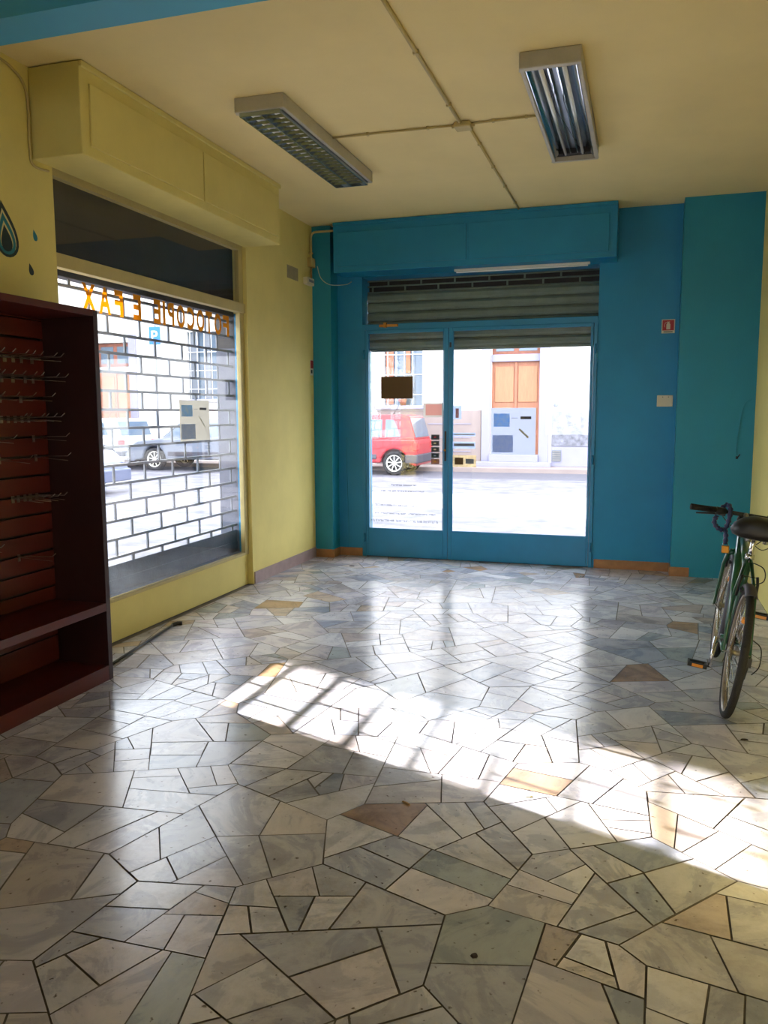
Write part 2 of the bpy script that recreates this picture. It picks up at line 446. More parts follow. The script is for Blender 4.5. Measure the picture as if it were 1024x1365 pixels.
# skirting boards
b = MB(); b.box(0, .012, 6.42, 7.848, 0, .105); struct(b.build('baseboard_left', M['base_pink'], bevel=.002))
b = MB(); b.box(0, .212, 7.848, 7.86, 0, .085).box(.20, .212, 7.86, YD-.012, 0, .085).box(.20, DX0-.01, YD-.012, YD, 0, .085)
b.box(DX1+.02, 3.528, YD-.012, YD, 0, .085).box(3.528, 3.54, 7.84, YD, 0, .085).box(3.528, 3.70, 7.828, 7.84, 0, .085)
struct(b.build('baseboard_far', M['base_brown'], bevel=.002))
# ------------------------------------------------------------------ shutter boxes
def panel_box(name, label, x0, x1, y0, y1, z0, mt, front, cuts):
    t = thing(name, label, 'shutter box', ((x0+x1)/2, (y0+y1)/2, z0))
    ox, oy, oz = t.location
    box('casing', mt, (x0-ox, x1-ox, y0-oy, y1-oy, 0, H-z0-.004), t, bevel=.006)
    for a, b_ in cuts:
        m_ = MB(); z_a, z_b = .055, H-z0-.10
        if front == 'x': m_.box(x1-ox, x1-ox+.014, a-oy, b_-oy, z_a, z_b)
        else: m_.box(a-ox, b_-ox, y0-oy-.014, y0-oy, z_a, z_b)
        m_.build('access_panel', mt, t, bevel=.003)
    # moulding along the top
    m_ = MB()
    if front == 'x': m_.box(x1-ox, x1-ox+.018, y0-oy, y1-oy, H-z0-.035, H-z0-.004)
    else: m_.box(x0-ox, x1-ox, y0-oy-.018, y0-oy, H-z0-.035, H-z0-.004)
    m_.build('moulding', mt, t, bevel=.004)
    return t
panel_box('shutter_box', 'yellow painted boxed-in roller shutter casing above the shop window', 0, .33, 3.86, 6.37, 2.89, M['yellow'], 'x', [(3.93, 5.12), (5.135, 6.32)])
panel_box('shutter_box', 'blue painted boxed-in roller shutter casing above the glass door', .27, 2.98, 7.76, YD, 2.885, M['blue'], 'y', [(.32, 1.61), (1.64, 2.91)])

# ------------------------------------------------------------------ shop window
GX = -.05
win = MB()
def fr(y0, y1, z0, z1, x0=-.075, x1=-.035): win.box(x0, x1, y0, y1, z0, z1)
fr(WY0, WY1, WZ0, .292); fr(WY0, WY1, 2.865, WZ1); fr(WY0, WY1, 2.352, 2.432, -.08, -.02)
fr(WY0, 4.065, .292, 2.865); fr(6.33, WY1, .292, 2.865)
W1 = win.build('window_1', M['frame'], bevel=.003); struct(W1)
box('glass_pane', M['glass'], (-.058, -.052, 4.065, 6.33, .292, 2.352), W1)
box('glass_pane', M['glass'], (-.058, -.052, 4.065, 6.33, 2.432, 2.865), W1)
box('window_jamb', M['jambgrey'], (-WT, -.12, WY1-.012, WY1, WZ0, 2.06), W1)
box('window_jamb', M['bluemetal'], (-.12, -.08, WY1-.012, WY1, WZ0, 2.35), W1)
box('window_jamb', M['housing'], (-WT, -.12, WY1-.012, WY1, 2.06, 2.35), W1)
box('stone_sill', M['ledge'], (-WT-.04, -.08, WY0, WY1-.012, WZ0-.02, WZ0+.02), W1)
# its grille shutter
sh = thing('roller_shutter', 'brick pattern steel grille shutter lowered behind the shop window', 'shutter', (-.15, 5.2, .29))
def S(m_, name, mt, **k): m_.xf(Matrix.Translation((.15, -5.2, -.29))); return m_.build(name, mt, sh, **k)
m_ = MB(); m_.smooth = False
ya, yb = WY0+.005, WY1-.015
for k in range(15): m_.box(-.161, -.139, ya, yb, .522+.125*k, .540+.125*k)
for k in range(15):
    y = 4.67 - .365*2 + (0 if k % 2 == 0 else .1825)
    while y < yb:
        if y > ya: m_.box(-.155, -.145, y-.0095, y+.0095, .53+.125*k, .53+.125*(k+1) if k < 14 else 2.33)
        y += .365
y = 4.67-.365*2+.1825
while y < yb:
    if y > ya: m_.box(-.156, -.144, y-.012, y+.012, .485, .53)
    y += .365
S(m_, 'grille', M['grid'])
m_ = MB(); m_.box(-.165, -.135, ya, yb, .292, .385).box(-.160, -.140, ya, yb, .38, .485)
S(m_, 'base_panel', M['ledge'], bevel=.004)
m_ = MB(); m_.box(-.20, -.12, ya, yb, 2.325, 2.90)
S(m_, 'slat_roll', M['housing'], bevel=.004)

# orange lettering, reads FOTOCOPIE E FAX from the street
lt = thing('window_lettering', 'orange mirrored lettering stuck across the top of the shop window glass', 'lettering', (-.0515, 5.2, 2.135)); k0 = 1.0154
def centre(ch, ytop, wd):
    v, f = text_mesh(ch, 1.0)
    xs = [p[0] for p in v]; zs = [p[1] for p in v]
    sx = wd/(max(xs)-min(xs)); h = .168; sz = h/(max(zs)-min(zs))
    if ch == 'I': sx = .032/(max(xs)-min(xs))
    y0 = ytop*k0
    front = [(0, y0-(p[0]-min(xs))*sx-5.2, (p[1]-min(zs))*sz) for p in v]
    q = MB().add(front, f).build('letter', M['orange_letter'], lt, weld=False)
    so = q.modifiers.new('thick', 'SOLIDIFY'); so.thickness = .0012
for a in [('F', 6.07, .10), ('O', 5.945, .115), ('T', 5.80, .105), ('O', 5.675, .115), ('C', 5.53, .105), ('O', 5.395, .115), ('P', 5.25, .085), ('I', 5.135, .03), ('E', 5.075, .085),
          ('E', 4.84, .09), ('F', 4.64, .09), ('A', 4.51, .12), ('X', 4.36, .13)]: centre(*a)
# poster on the window glass
def poster(name, label, axis, base, a0, a1, z0, z1, paper, sgn=1):
    # axis 'x': lies on a plane x=base, runs along y ; axis 'y': on plane y=base
    t = thing(name, label, 'poster', ((base, (a0+a1)/2, z0) if axis == 'x' else ((a0+a1)/2, base, z0)))
    W_, H_ = a1-a0, z1-z0
    def q(nm, u0, u1, v0, v1, mt, lift, th=.0008):
        c0 = -W_/2
        return sheet(nm, mt, axis, c0+u0*W_, c0+u1*W_, v0*H_, v1*H_, lift*sgn, t)
    q('sheet', 0, 1, 0, 1, paper, 0)
    q('printed_photo', .06, .42, .60, .88, M['photo_blue'], .0009)
    q('printed_photo', .04, .50, .05, .42, M['photo_grey'], .0009)
    q('caption', .66, .90, .76, .82, M['ink'], .0009)
    q('caption', .46, .60, .78, .79, M['iron'], .0009)
    s_ = q('stripe', -.14, .14, -.02, .02, M['olive'], .0009)
    me = s_.data
    cx, cz = (.74-.5)*W_, .46*H_
    for v in me.vertices:
        u = (v.co.y if axis == 'x' else v.co.x) + W_/2; z = v.co.z
        a = -.75; uu, zz = u*math.cos(a)-z*math.sin(a), u*math.sin(a)+z*math.cos(a)
        if axis == 'x': v.co.y = cx+uu
        else: v.co.x = cx+uu
        v.co.z = cz+zz
    return t
poster('poster', 'beige printed poster stuck on the shop window glass', 'x', -.0515, 5.36, 5.80, 1.295, 1.605, M['posterb'])

# ------------------------------------------------------------------ the glass door
fy0, fy1 = YD-.01, YD+.05
d = MB()
d.box(DX0, DX1, fy0, fy1, 2.345, 2.405).box(DX0, DX0+.035, fy0, fy1, 0, 2.345).box(2.785, DX1, fy0, fy1, 0, 2.345)
D1 = struct(d.build('door_1', M['bluemetal'], bevel=.004))
def leaf(x0, x1, gx0, gx1):
    l = MB(); a, b_ = YD-.018, YD+.027
    l.box(x0, gx0, a, b_, .012, 2.343).box(gx1, x1, a, b_, .012, 2.343).box(gx0, gx1, a, b_, .012, .30).box(gx0, gx1, a, b_, 2.31, 2.343)
    L_ = l.build('door_leaf', M['bluemetal'], D1, bevel=.004)
    box('glass_pane', M['glass'], (gx0, gx1, YD, YD+.006, .30, 2.31), L_)
    g = MB(); g.box(gx0, gx0+.008, a-.004, a, .30, 2.31).box(gx1-.008, gx1, a-.004, a, .30, 2.31).box(gx0, gx1, a-.004, a, .30, .308)
    g.build('glazing_bead', M['bluemetal'], L_)
    return L_
l1 = leaf(.508, 1.383, .535, 1.335)
l2 = leaf(1.387, 2.783, 1.425, 2.765)
h = MB(); h.box(1.348, 1.366, YD-.026, YD-.018, 1.02, 1.32); hp = h.build('handle_plate', M['black'], l1)
MB().tube([(1.357, YD-.026, 1.13), (1.357, YD-.05, 1.13)], [.008, .012], 10).build('knob', M['brass'], hp)
h = MB(); h.box(1.395, 1.412, YD-.026, YD-.018, 2.15, 2.20); h.build('bolt', M['black'], l2)
h = MB(); h.box(.66, .86, YD-.034, YD-.010, 2.372, 2.398).box(.71, .74, YD-.045, YD-.01, 2.365, 2.415); h.build('latch', M['brass'], D1, bevel=.003)
for z in (.2, 1.05, 2.1):
    MB().tube([(2.802, YD-.022, z-.045), (2.802, YD-.022, z+.045)], .010, 8).build('hinge', M['bluemetal'], D1)
for z in (.2, 2.1):
    MB().tube([(.490, YD-.022, z-.045), (.490, YD-.022, z+.045)], .010, 8).build('hinge', M['bluemetal'], D1)
box('threshold', M['ledge'], (DX0, DX1, YD, YD+WT+.02, -.002, .010), D1)
# exterior reveal strip
# rolled-up shutter behind the door
sy = YD+.17
ds = thing('roller_shutter', 'grey green slatted roller shutter rolled half up above the glass door', 'shutter', (1.645, sy, 2.14))
m_ = MB(); prof = []
z = 2.14
m_.box(DX0+.005, DX1-.005, sy-.012, sy+.018, 2.14, 2.165)
m_.box(DX0+.005, DX1-.005, sy+.012, sy+.018, 2.14, 2.74)
nsl = 6; hs = (2.735-2.165)/nsl
for k in range(nsl):
    z0 = 2.165+k*hs
    pts = [(sy+.012, z0), (sy-.004, z0+.006), (sy-.016, z0+hs*.3), (sy-.016, z0+hs*.7), (sy-.004, z0+hs-.008), (sy+.012, z0+hs-.003), (sy+.014, z0+hs)]
    m_.prism(pts[:6], 'x', DX0+.005, DX1-.005)
m_.xf(Matrix.Translation((-1.645, -sy, -2.14))).build('slats', M['slat'], ds)
m_ = MB()
for zz in (2.745, 2.805, 2.86): m_.tube([(DX0+.005, sy, zz), (DX1-.005, sy, zz)], .008, 8)
for r_, (za, zb) in enumerate(((2.745, 2.805), (2.805, 2.86))):
    x = DX0+.06+(.17 if r_ else 0)
    while x < DX1-.02: m_.box(x-.009, x+.009, sy-.004, sy+.004, za, zb); x += .35
m_.xf(Matrix.Translation((-1.645, -sy, -2.14))).build('grille', M['slat'], ds)
m_ = MB(); m_.box(DX0+.005, DX1-.005, sy+.05, sy+.12, 2.70, DZ1-.005)
m_.xf(Matrix.Translation((-1.645, -sy, -2.14))).build('shutter_roll', M['housing'], ds)
for xx in (DX0+.004, DX1-.024):
    box('guide_channel', M['slat'], (xx-1.645, xx-1.645+.02, -.03, .03, -2.13, -.005), ds)

# strip light under the casing
t = thing('strip_lamp', 'slim white strip lamp under the blue casing above the door', 'lamp', (2.10, 7.93, 2.875))
box('batten', M['white'], (-.64, .64, -.018, .018, -.012, .010), t, bevel=.004)
MB().tube([(-.62, 0, -.02), (.62, 0, -.02)], .009, 10).build('lamp_tube', M['tube'], t)

# stickers and notices on the door glass
gy = YD-.0006
def sticker(nm, label, cat, x0, x1, z0, z1, mt, bits=(), group=None, border=None):
    t = thing(nm, label, cat, ((x0+x1)/2, gy, z0), group=group)
    w_ = (x1-x0)/2
    hh_ = z1-z0
    if border:
        sheet('printed_area', mt, 'y', -w_+.025, w_-.012, .02, hh_-.015, -.0008, t)
        a0, a1 = -w_+.025, w_-.012
        v = [(-w_, -.0008, 0), (w_, -.0008, 0), (w_, -.0008, hh_), (-w_, -.0008, hh_), (a0, -.0008, .02), (a1, -.0008, .02), (a1, -.0008, hh_-.015), (a0, -.0008, hh_-.015)]
        MB().add(v, [(0, 1, 5, 4), (1, 2, 6, 5), (2, 3, 7, 6), (3, 0, 4, 7)]).build('border', border, t)
    else: sheet('sheet', mt, 'y', -w_, w_, 0, hh_, -.0008, t)
    for k_, (a, b_, c_, d_, mm) in enumerate(bits): sheet('print', mm, 'y', a*2*w_-w_, b_*2*w_-w_, c_*hh_, d_*hh_, -.0014-.0004*k_, t)
    return t
sticker('paper_notice', 'blank dark brown paper notice on the left door glass', 'notice', .67, 1.01, 1.65, 1.875, M['brownpaper'])
sticker('paper_notice', 'faded pink paper notice with grey border beside the door mullion', 'notice', 1.12, 1.325, 1.46, 1.605, M['pinkpaper'], border=M['greypaper'])
cardm = [M['ink'], M['iron'], M['iron'], M['iron'], M['woodbrown']]
words = ['black card sticker with a red corner, topmost of the column on the left door glass', 'grey card sticker second from the top of the column on the left door glass', 'grey card sticker in the middle of the column on the left door glass',
         'grey card sticker second from the bottom of the column on the left door glass', 'brown and orange card sticker, lowest of the column on the left door glass']
for i in range(5):
    z1 = 1.285-.062*i
    sticker('card_sticker', words[i], 'sticker', 1.205, 1.29, z1-.052, z1, cardm[i], [(.1, .9, .15, .85, [M['black'], M['ink'], M['ink'], M['decal_dark'], M['wood']][i]), (.3, .6, .35, .65, [M['red'], M['cream'], M['cream'], M['photo_grey'], M['brass']][i])], 'payment card stickers in a column on the door')
poster('poster', 'pale blue printed poster on the right door glass before the wooden house door', 'y', gy, 1.815, 2.255, 1.09, 1.55, M['poster'], -1)
sticker('photo_sticker', 'small mauve portrait photo sticker on the right door glass by the mullion', 'sticker', 1.43, 1.515, 1.44, 1.575, M['photo_grey'], [(.3, .7, .1, .8, M['pinkpaper'])])
sticker('sticker_strip', 'thin grey lettered sticker strip on the right door glass, upper one', 'sticker', 1.43, 1.66, 1.27, 1.305, M['photo_grey'], [(.05, .95, .3, .7, M['greypaper'])])
sticker('sticker_strip', 'thicker grey blue sticker strip on the right door glass, middle one', 'sticker', 1.43, 1.66, 1.145, 1.215, M['photo_grey'], [(.05, .95, .35, .75, M['iron'])])
sticker('sticker_strip', 'brown grey mottled sticker at the bottom left of the right door glass', 'sticker', 1.43, 1.67, .96, 1.08, M['tanpaper'], [(.08, .45, .2, .8, M['brownpaper']), (.55, .9, .3, .7, M['iron'])])
# small printed rows low on the left door glass (too small to read)
tx = thing('door_lettering', 'six rows of small dark print low on the left door glass', 'lettering', (.92, gy, .35))
rnd = random.Random(5)
for (x0, x1, z, hh) in ((.78, 1.06, .755, .016), (.67, 1.13, .69, .018), (.66, 1.15, .62, .018), (.60, 1.23, .54, .022), (.60, 1.26, .455, .016), (.555, 1.29, .375, .024)):
    m_ = MB(); x = x0
    while x < x1-.01:
        wd = rnd.uniform(.008, .014)
        if rnd.random() < .13: x += .012; continue
        k = rnd.randrange(4)
        if k in (0, 1, 3): m_.box(x-.92, x+.003-.92, -.0006, 0, z-.35, z+hh-.35)
        if k in (0, 2): m_.box(x-.92, x+wd-.92, -.0006, 0, z+hh-.0035-.35, z+hh-.35)
        if k in (1, 3): m_.box(x-.92, x+wd-.92, -.0006, 0, z+hh*.5-.35, z+hh*.5+.003-.35)
        if k in (2, 3): m_.box(x+wd-.003-.92, x+wd-.92, -.0006, 0, z-.35, z+hh-.35)
        if k == 1: m_.box(x-.92, x+wd-.92, -.0006, 0, z-.35, z+.003-.35)
        x += wd+.005
    m_.build('text_row', M['greytext'], tx, weld=False)

# ------------------------------------------------------------------ wall bits
t = thing('fire_extinguisher_sign', 'red square fire extinguisher sign high on the blue wall beside the pillar', 'sign', (3.445, YD, 2.225))
box('plate', M['cream'], (-.058, .058, -.003, 0, 0, .125), t)
box('red_field', M['red'], (-.050, .050, -.004, -.003, .025, .118), t)
m_ = MB(); m_.prism([(-.016, .034), (.018, .034), (.018, .080), (.012, .090), (-.010, .090), (-.016, .080)], 'y', -.0052, -.004)
m_.box(-.006, .008, -.0052, -.004, .09, .098).box(-.012, .014, -.0052, -.004, .098, .104)
m_.tube([(-.010, -.0046, .100), (-.024, -.0046, .095), (-.032, -.0046, .080), (-.030, -.0046, .055)], .0022, 6)
m_.build('pictogram', M['cream'], t)
box('caption', M['ink'], (-.04, .04, -.0042, -.003, .008, .016), t)
t = thing('blank_wall_plate', 'beige blanking plate on the blue wall below the fire extinguisher sign', 'wall plate', (3.44, YD, 1.555))
box('cover', M['cream'], (-.07, .07, -.012, 0, 0, .105), t, bevel=.004)
for s in (-.02, .03): MB().lathe([(0, -.0135), (.004, -.0135), (.004, -.012)], (s, 0, .088), 'y', 10).build('screw', M['black'], t)
t = thing('safety_label', 'small red and white label on the yellow wall close to the blue corner', 'sign', (0, 7.815, 1.89))
box('plate', M['white'], (0, .003, -.04, .04, 0, .155), t)
box('red_field', M['red'], (.003, .004, -.036, .036, .07, .15), t)
box('print', M['decal_dark'], (.003, .004, -.03, .01, .02, .055), t)
t = thing('alarm_box', 'cream alarm box with dark label beneath the wall conduit in the corner', 'alarm box', (0, 7.71, 2.775))
box('case', M['cream'], (0, .05, -.085, .085, 0, .07), t, bevel=.005)
box('label_strip', M['iron'], (.05, .0515, -.05, .07, .025, .05), t)
tag(box('plaster_patch', M['patch'], (0, .0015, 7.24, 7.50, 2.78, 2.90)), 'grey unpainted plaster patch on the yellow wall left of the alarm box', 'plaster patch')
# wall conduit with junction box
t = thing('wall_conduit', 'cream conduit bending from the ceiling corner down to a small junction box', 'conduit', (0, 7.79, 2.85))
p = [(.02, 0, .20), (.02, 0, .40)] + [(.07-.05*math.cos(a), 0, .40+.05*math.sin(a)) for a in (.4, .8, 1.2, 1.57)] + [(.27, 0, .45)]
MB().tube(p, .011, 10).build('pipe', M['conduit'], t)
box('junction_box', M['conduit'], (0, .045, -.05, .05, .11, .20), t, bevel=.005)
MB().tube([(.02, 0, -.005), (.02, 0, .115)], .008, 8).build('pipe', M['base_brown'], t)
MB().box(0, .035, -.015, .015, .24, .255).build('clip', M['conduit'], t)
tag(MB().tube(spline([(.06, 7.855, 2.98), (.10, 7.85, 2.86), (.20, 7.85, 2.79), (.33, 7.95, 2.80), (.36, 8.04, 2.84)]), .004, 6).build('loose_cable', M['cream']), 'loose white cable drooping across the blue corner under the casing', 'cable')
tag(MB().tube(spline([(.31, YD-.006, .0), (.305, YD-.006, .35), (.29, YD-.006, .9), (.295, YD-.006, 1.25)]), .003, 6).build('wall_cable', M['teal']), 'thin painted-over cable running up the blue wall left of the door', 'cable')
tag(MB().tube(spline([(.008, 3.11, 3.355), (.008, 3.55, 3.34), (.008, 3.75, 3.31), (.008, 3.835, 3.22), (.008, 3.84, 2.95), (.008, 3.86, 2.86), (.008, 3.98, 2.86)]), .007, 8).build('wall_cable', M['conduit']), 'yellow painted cable following the wall edge around the window shutter casing', 'cable')
tag(MB().tube(spline([(4.17, 7.834, 1.62), (4.10, 7.834, 1.57), (4.07, 7.834, 1.40), (4.05, 7.834, 1.20), (4.06, 7.834, 1.12)]), .004, 6).build('wall_cable', M['teal']), 'painted-over cable on the teal pillar near the right wall', 'cable')
t = thing('wall_hook', 'small dark hook on the teal pillar above the bicycle', 'hook', (4.06, 7.84, 1.10))
MB().tube([(0, 0, 0), (0, -.03, .0), (.012, -.04, .02), (.02, -.035, .03)], .005, 8).build('hook_bend', M['wire'], t)
box('rose', M['wire'], (-.01, .01, -.004, 0, -.012, .012), t)

# drop shaped wall decals
def drop(cy, cz, w_, h_, ang, n=28):
    out = []
    for i in range(n):
        a = 2*PI*i/n
        r = math.sin(a/2)
        x = w_/2*math.sin(a)*(math.sin(a/2)**1.3)*1.18; z = h_/2*math.cos(a)
        out.append((cy+x*math.cos(ang)-z*math.sin(ang), cz+x*math.sin(ang)+z*math.cos(ang)))
    return out
t = thing('drop_decal', 'large dark and teal ringed drop decal on the yellow wall above the cabinet', 'wall decal', (0, 3.63, 2.33))
for k, (sc, nm, mt) in enumerate(((1, 'outer_ring', 'decal_dark'), (.80, 'outline', 'decal_cream'), (.74, 'middle_ring', 'decal_teal'), (.53, 'outline', 'decal_cream'), (.47, 'core', 'decal_dark'))):
    MB().prism(drop(0, .145-.012*k, .195*sc, .29*sc, .16), 'x', .0005*k, .0005*(k+1)).build(nm, M[mt], t)
tag(MB().prism(drop(3.85, 2.485, .038, .062, .3), 'x', 0, .001).build('drop_decal', M['decal_teal']), 'small teal drop decal right of the large ringed drop', 'wall decal')
tag(MB().prism(drop(3.805, 2.295, .042, .065, .3), 'x', 0, .001).build('drop_decal', M['decal_dark']), 'small dark drop decal below the small teal one', 'wall decal')

# ------------------------------------------------------------------ ceiling lights and conduits
def lamp_base(label, cx, y0, y1, wd=.32, hh=.085):
    t = thing('ceiling_light', label, 'ceiling light', (cx, (y0+y1)/2, H-hh))
    L_ = (y1-y0)/2; w_ = wd/2
    m_ = MB(); m_.box(-w_, w_, -L_, -L_+.035, 0, hh).box(-w_, w_, L_-.035, L_, 0, hh).box(-w_, -w_+.025, -L_+.035, L_-.035, 0, hh).box(w_-.025, w_, -L_+.035, L_-.035, 0, hh)
    m_.box(-w_+.025, w_-.025, -L_+.035, L_-.035, hh-.012, hh)
    m_.build('housing', M['lampgrey'], t, bevel=.006)
    return t, L_, w_, hh
t, L_, w_, hh = lamp_base('ceiling light with louvred grid, left of the other one near the window', 1.015, 4.60, 6.27)
lv = MB()
for x in (-w_+.028, -.004, w_-.036): lv.box(x, x+.008, -L_+.02, L_-.04, -.022, .030)
lv.box(-w_+.028, w_-.028, -L_+.012, -L_+.022, -.022, .03).box(-w_+.028, w_-.028, L_-.042, L_-.034, -.022, .03)
n = 22
for i in range(1, n):
    y = -L_+.02+(2*L_-.06)*i/n
    for a, b_ in ((-w_+.036, -.004), (.004, w_-.036)): lv.prism([(y-.001, -.020), (y+.001, -.020), (y+.006, -.004), (y-.006, -.004)], 'x', a, b_)
lv.build('louvre', M['alud'], t)
for s in (-1, 1):
    cx = s*(w_/2-.004)
    pts = [(cx-.058, .02), (cx-.045, .045), (cx-.02, .06), (cx+.02, .06), (cx+.045, .045), (cx+.058, .02), (cx+.058, .024), (cx+.045, .049), (cx+.02, .064), (cx-.02, .064), (cx-.045, .049), (cx-.058, .024)]
    MB().prism(pts, 'y', -L_+.04, L_-.045).build('reflector', M['alu'], t)
    MB().tube([(cx, -L_+.06, .010), (cx, L_-.06, .010)], .016, 12).build('lamp_tube', M['tube'], t)
t, L_, w_, hh = lamp_base('open ceiling light without louvre, bare tubes and hanging wires, right one', 2.725, 4.50, 6.20)
MB().box(-w_+.03, w_-.03, -L_+.04, L_-.04, .068, .072).build('backplate', M['lampin'], t)
for s in (-1, 1):
    m_ = MB(); xa = s*.128
    m_.prism([(xa, .005), (xa+.004*s, .005), (s*.085, .066), (s*.078, .066)], 'y', -L_+.045, L_-.10)
    m_.build('reflector', M['alu'], t)
    m_ = MB(); m_.prism([(s*.035, .066), (s*.040, .066), (s*.028, .030), (s*.020, .030)], 'y', -L_+.045, L_-.10); m_.build('reflector', M['alu'], t)
    MB().tube([(s*.062, -L_+.07, .035), (s*.058, L_-.09, .030)], .013, 12).build('lamp_tube', M['tube'], t)
    for e in (-L_+.05, L_-.095): MB().box(s*.06-.014, s*.06+.014, e-.01, e+.012, .018, .066).build('lamp_holder', M['black'], t)
MB().box(-w_+.03, w_-.03, L_-.10, L_-.04, .03, .066).build('gear_tray', M['housing'], t)
MB().tube(spline([(-.01, -L_+.08, .05), (-.005, -L_+.3, .02), (-.03, -L_+.55, -.01), (.0, -L_+.9, .0), (.03, -L_+1.25, .01), (.02, L_-.3, .04)]), .0022, 6).build('wire', M['wire'], t)
MB().tube(spline([(.02, -L_+.06, .05), (.035, -L_+.35, .01), (.02, -L_+.6, .02), (.05, -L_+1.0, .0), (.045, L_-.28, .05)]), .0022, 6).build('wire', M['wire'], t)
MB().tube(spline([(-.05, -L_+.2, .05), (-.03, -L_+.4, .01), (-.055, -L_+.55, .04)]), .002, 6).build('wire', M['wire'], t)

def conduit(label, p0, p1, r=.008, clips=2):
    p0, p1 = Vector(p0), Vector(p1); t = thing('ceiling_conduit', label, 'conduit', p0)
    d_ = p1-p0; MB().tube([(0, 0, 0), d_], r, 10).build('pipe', M['conduit'], t)
    for k in range(clips):
        c_ = d_*((k+.6)/clips); m_ = MB()
        if abs(d_.y) > abs(d_.x): m_.box(c_.x-r-.004, c_.x+r+.004, c_.y-.008, c_.y+.008, -r-.002, H-p0.z)
        else: m_.box(c_.x-.008, c_.x+.008, c_.y-r-.004, c_.y+r+.004, -r-.002, H-p0.z)
        m_.build('clip', M['conduit'], t)
zc = H-.010
conduit('ceiling conduit running from the blue beam to the junction box', (2.06, 3.09, zc), (2.06, 5.37, zc), .011, 3)
conduit('ceiling conduit running from the junction box to the blue door casing', (2.10, 5.51, zc), (2.10, 7.74, zc), .009, 4)
conduit('short ceiling conduit between the louvred light and the junction box', (1.175, 5.41, zc), (2.0, 5.43, zc), .007, 2)
conduit('short ceiling conduit between the junction box and the open light', (2.14, 5.43, zc), (2.565, 5.42, zc), .007, 2)
t = thing('junction_box', 'round cornered cream junction box where the ceiling conduits meet', 'junction box', (2.07, 5.44, H-.035))
box('case', M['conduit'], (-.055, .055, -.055, .055, 0, .035), t, bevel=.01)
for (a, b_) in (((-.075, 0, .022), (-.05, 0, .022)), ((.05, 0, .022), (.075, 0, .022)), ((-.01, -.075, .022), (-.01, -.05, .022)), ((.03, .05, .022), (.03, .075, .022))):
    MB().tube([a, b_], .012, 10).build('cable_gland', M['conduit'], t)

# ------------------------------------------------------------------ mahogany display cabinet
CY0, CY1 = 1.9, 3.83
t = thing('display_cabinet', 'tall dark mahogany slatwall display cabinet against the left wall', 'cabinet', (.205, (CY0+CY1)/2, 0))
ox, oy = .205, (CY0+CY1)/2
def cb(nm, d_, mt='cabinet', bv=.002):
    return box(nm, M[mt], (d_[0]-ox, d_[1]-ox, d_[2]-oy, d_[3]-oy, d_[4], d_[5]), t, bevel=bv)
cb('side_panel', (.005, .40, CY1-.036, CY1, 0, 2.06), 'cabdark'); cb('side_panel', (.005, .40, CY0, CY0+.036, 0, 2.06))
cb('top_panel', (.005, .40, CY0+.037, CY1-.037, 2.025, 2.06))
cb('shelf', (.03, .40, CY0+.037, CY1-.037, .40, .445)); cb('plinth', (.03, .40, CY0+.037, CY1-.037, 0, .085))
bk = cb('back_board', (.005, .045, CY0+.037, CY1-.037, .09, 2.02), 'black', 0)
m_ = MB(); z = .448
zs = [.53+.106*k for k in range(15)]
edges = [.447] + zs + [2.02]
for a, b_ in zip(edges[:-1], edges[1:]): m_.box(.045-ox, .062-ox, CY0+.037-oy, CY1-.037-oy, a+.007, b_-.007)
m_.box(.045-ox, .062-ox, CY0+.037-oy, CY1-.037-oy, .09, .235).box(.045-ox, .062-ox, CY0+.037-oy, CY1-.037-oy, .245, .395)
m_.build('slat_boards', M['cabinet'], t)
# hooks
hk = thing('display_hook', 'thin chrome display hook on the cabinet slat boards', 'hook', (0, 0, 0), group='chrome display hooks in the slat board grooves')
MB().tube([(0, 0, .0), (.20, 0, .004), (.222, 0, .022)], .0022, 6).build('prong', M['steel'], hk)
m_ = MB(); m_.box(0, .003, -.011, .011, -.028, .010); m_.build('bracket', M['steel'], hk)
MB().tube([(.004, 0, -.006), (.20, 0, -.02)], .0012, 5).build('price_arm', M['steel'], hk)
rnd = random.Random(3); spots = []
for zi, ys in ((12, [3.15, 3.2, 3.27, 3.33, 3.42, 3.50, 3.56, 3.62, 3.70]), (11, [3.12, 3.2, 3.26, 3.31, 3.4, 3.47, 3.55, 3.64, 3.7]), (10, [3.13, 3.18, 3.24, 3.37, 3.45, 3.6]),
               (9, [3.40, 3.45, 3.50, 3.55, 3.60, 3.65]), (8, [3.3, 3.68]), (7, [3.42, 3.69]), (5, [3.50, 3.54, 3.59, 3.63, 3.68]), (3, [3.2]), (2, [3.52])):
    for y in ys: spots.append((.062, y, zs[zi]))
for i, p in enumerate(spots):
    o = hk if i == 0 else dup(hk)
    o.location = p; o.rotation_euler = (0, 0, rnd.uniform(-.12, .12))
    if p[2] < 1.0: o['label'] = 'lone chrome display hook low on the slat boards, ' + ('lower of two' if p[2] < .8 else 'upper of two'); 

# black rod with knob lying along the window base
t = thing('metal_rod', 'thin black rod with knob end lying on the floor beside the cabinet', 'rod', (.19, 4.45, .012))
a = Vector((.29, 3.80, 0))-Vector((.19, 4.45, 0)); b_ = Vector((.10, 4.95, 0))-Vector((.19, 4.45, 0))
MB().tube([a, b_], .009, 10).build('shaft', M['black'], t)
MB().tube([b_-Vector((-.005, .03, 0)), b_+Vector((.02, .012, .004)), b_+Vector((.05, .02, .004))], .014, 10).build('knob', M['black'], t)

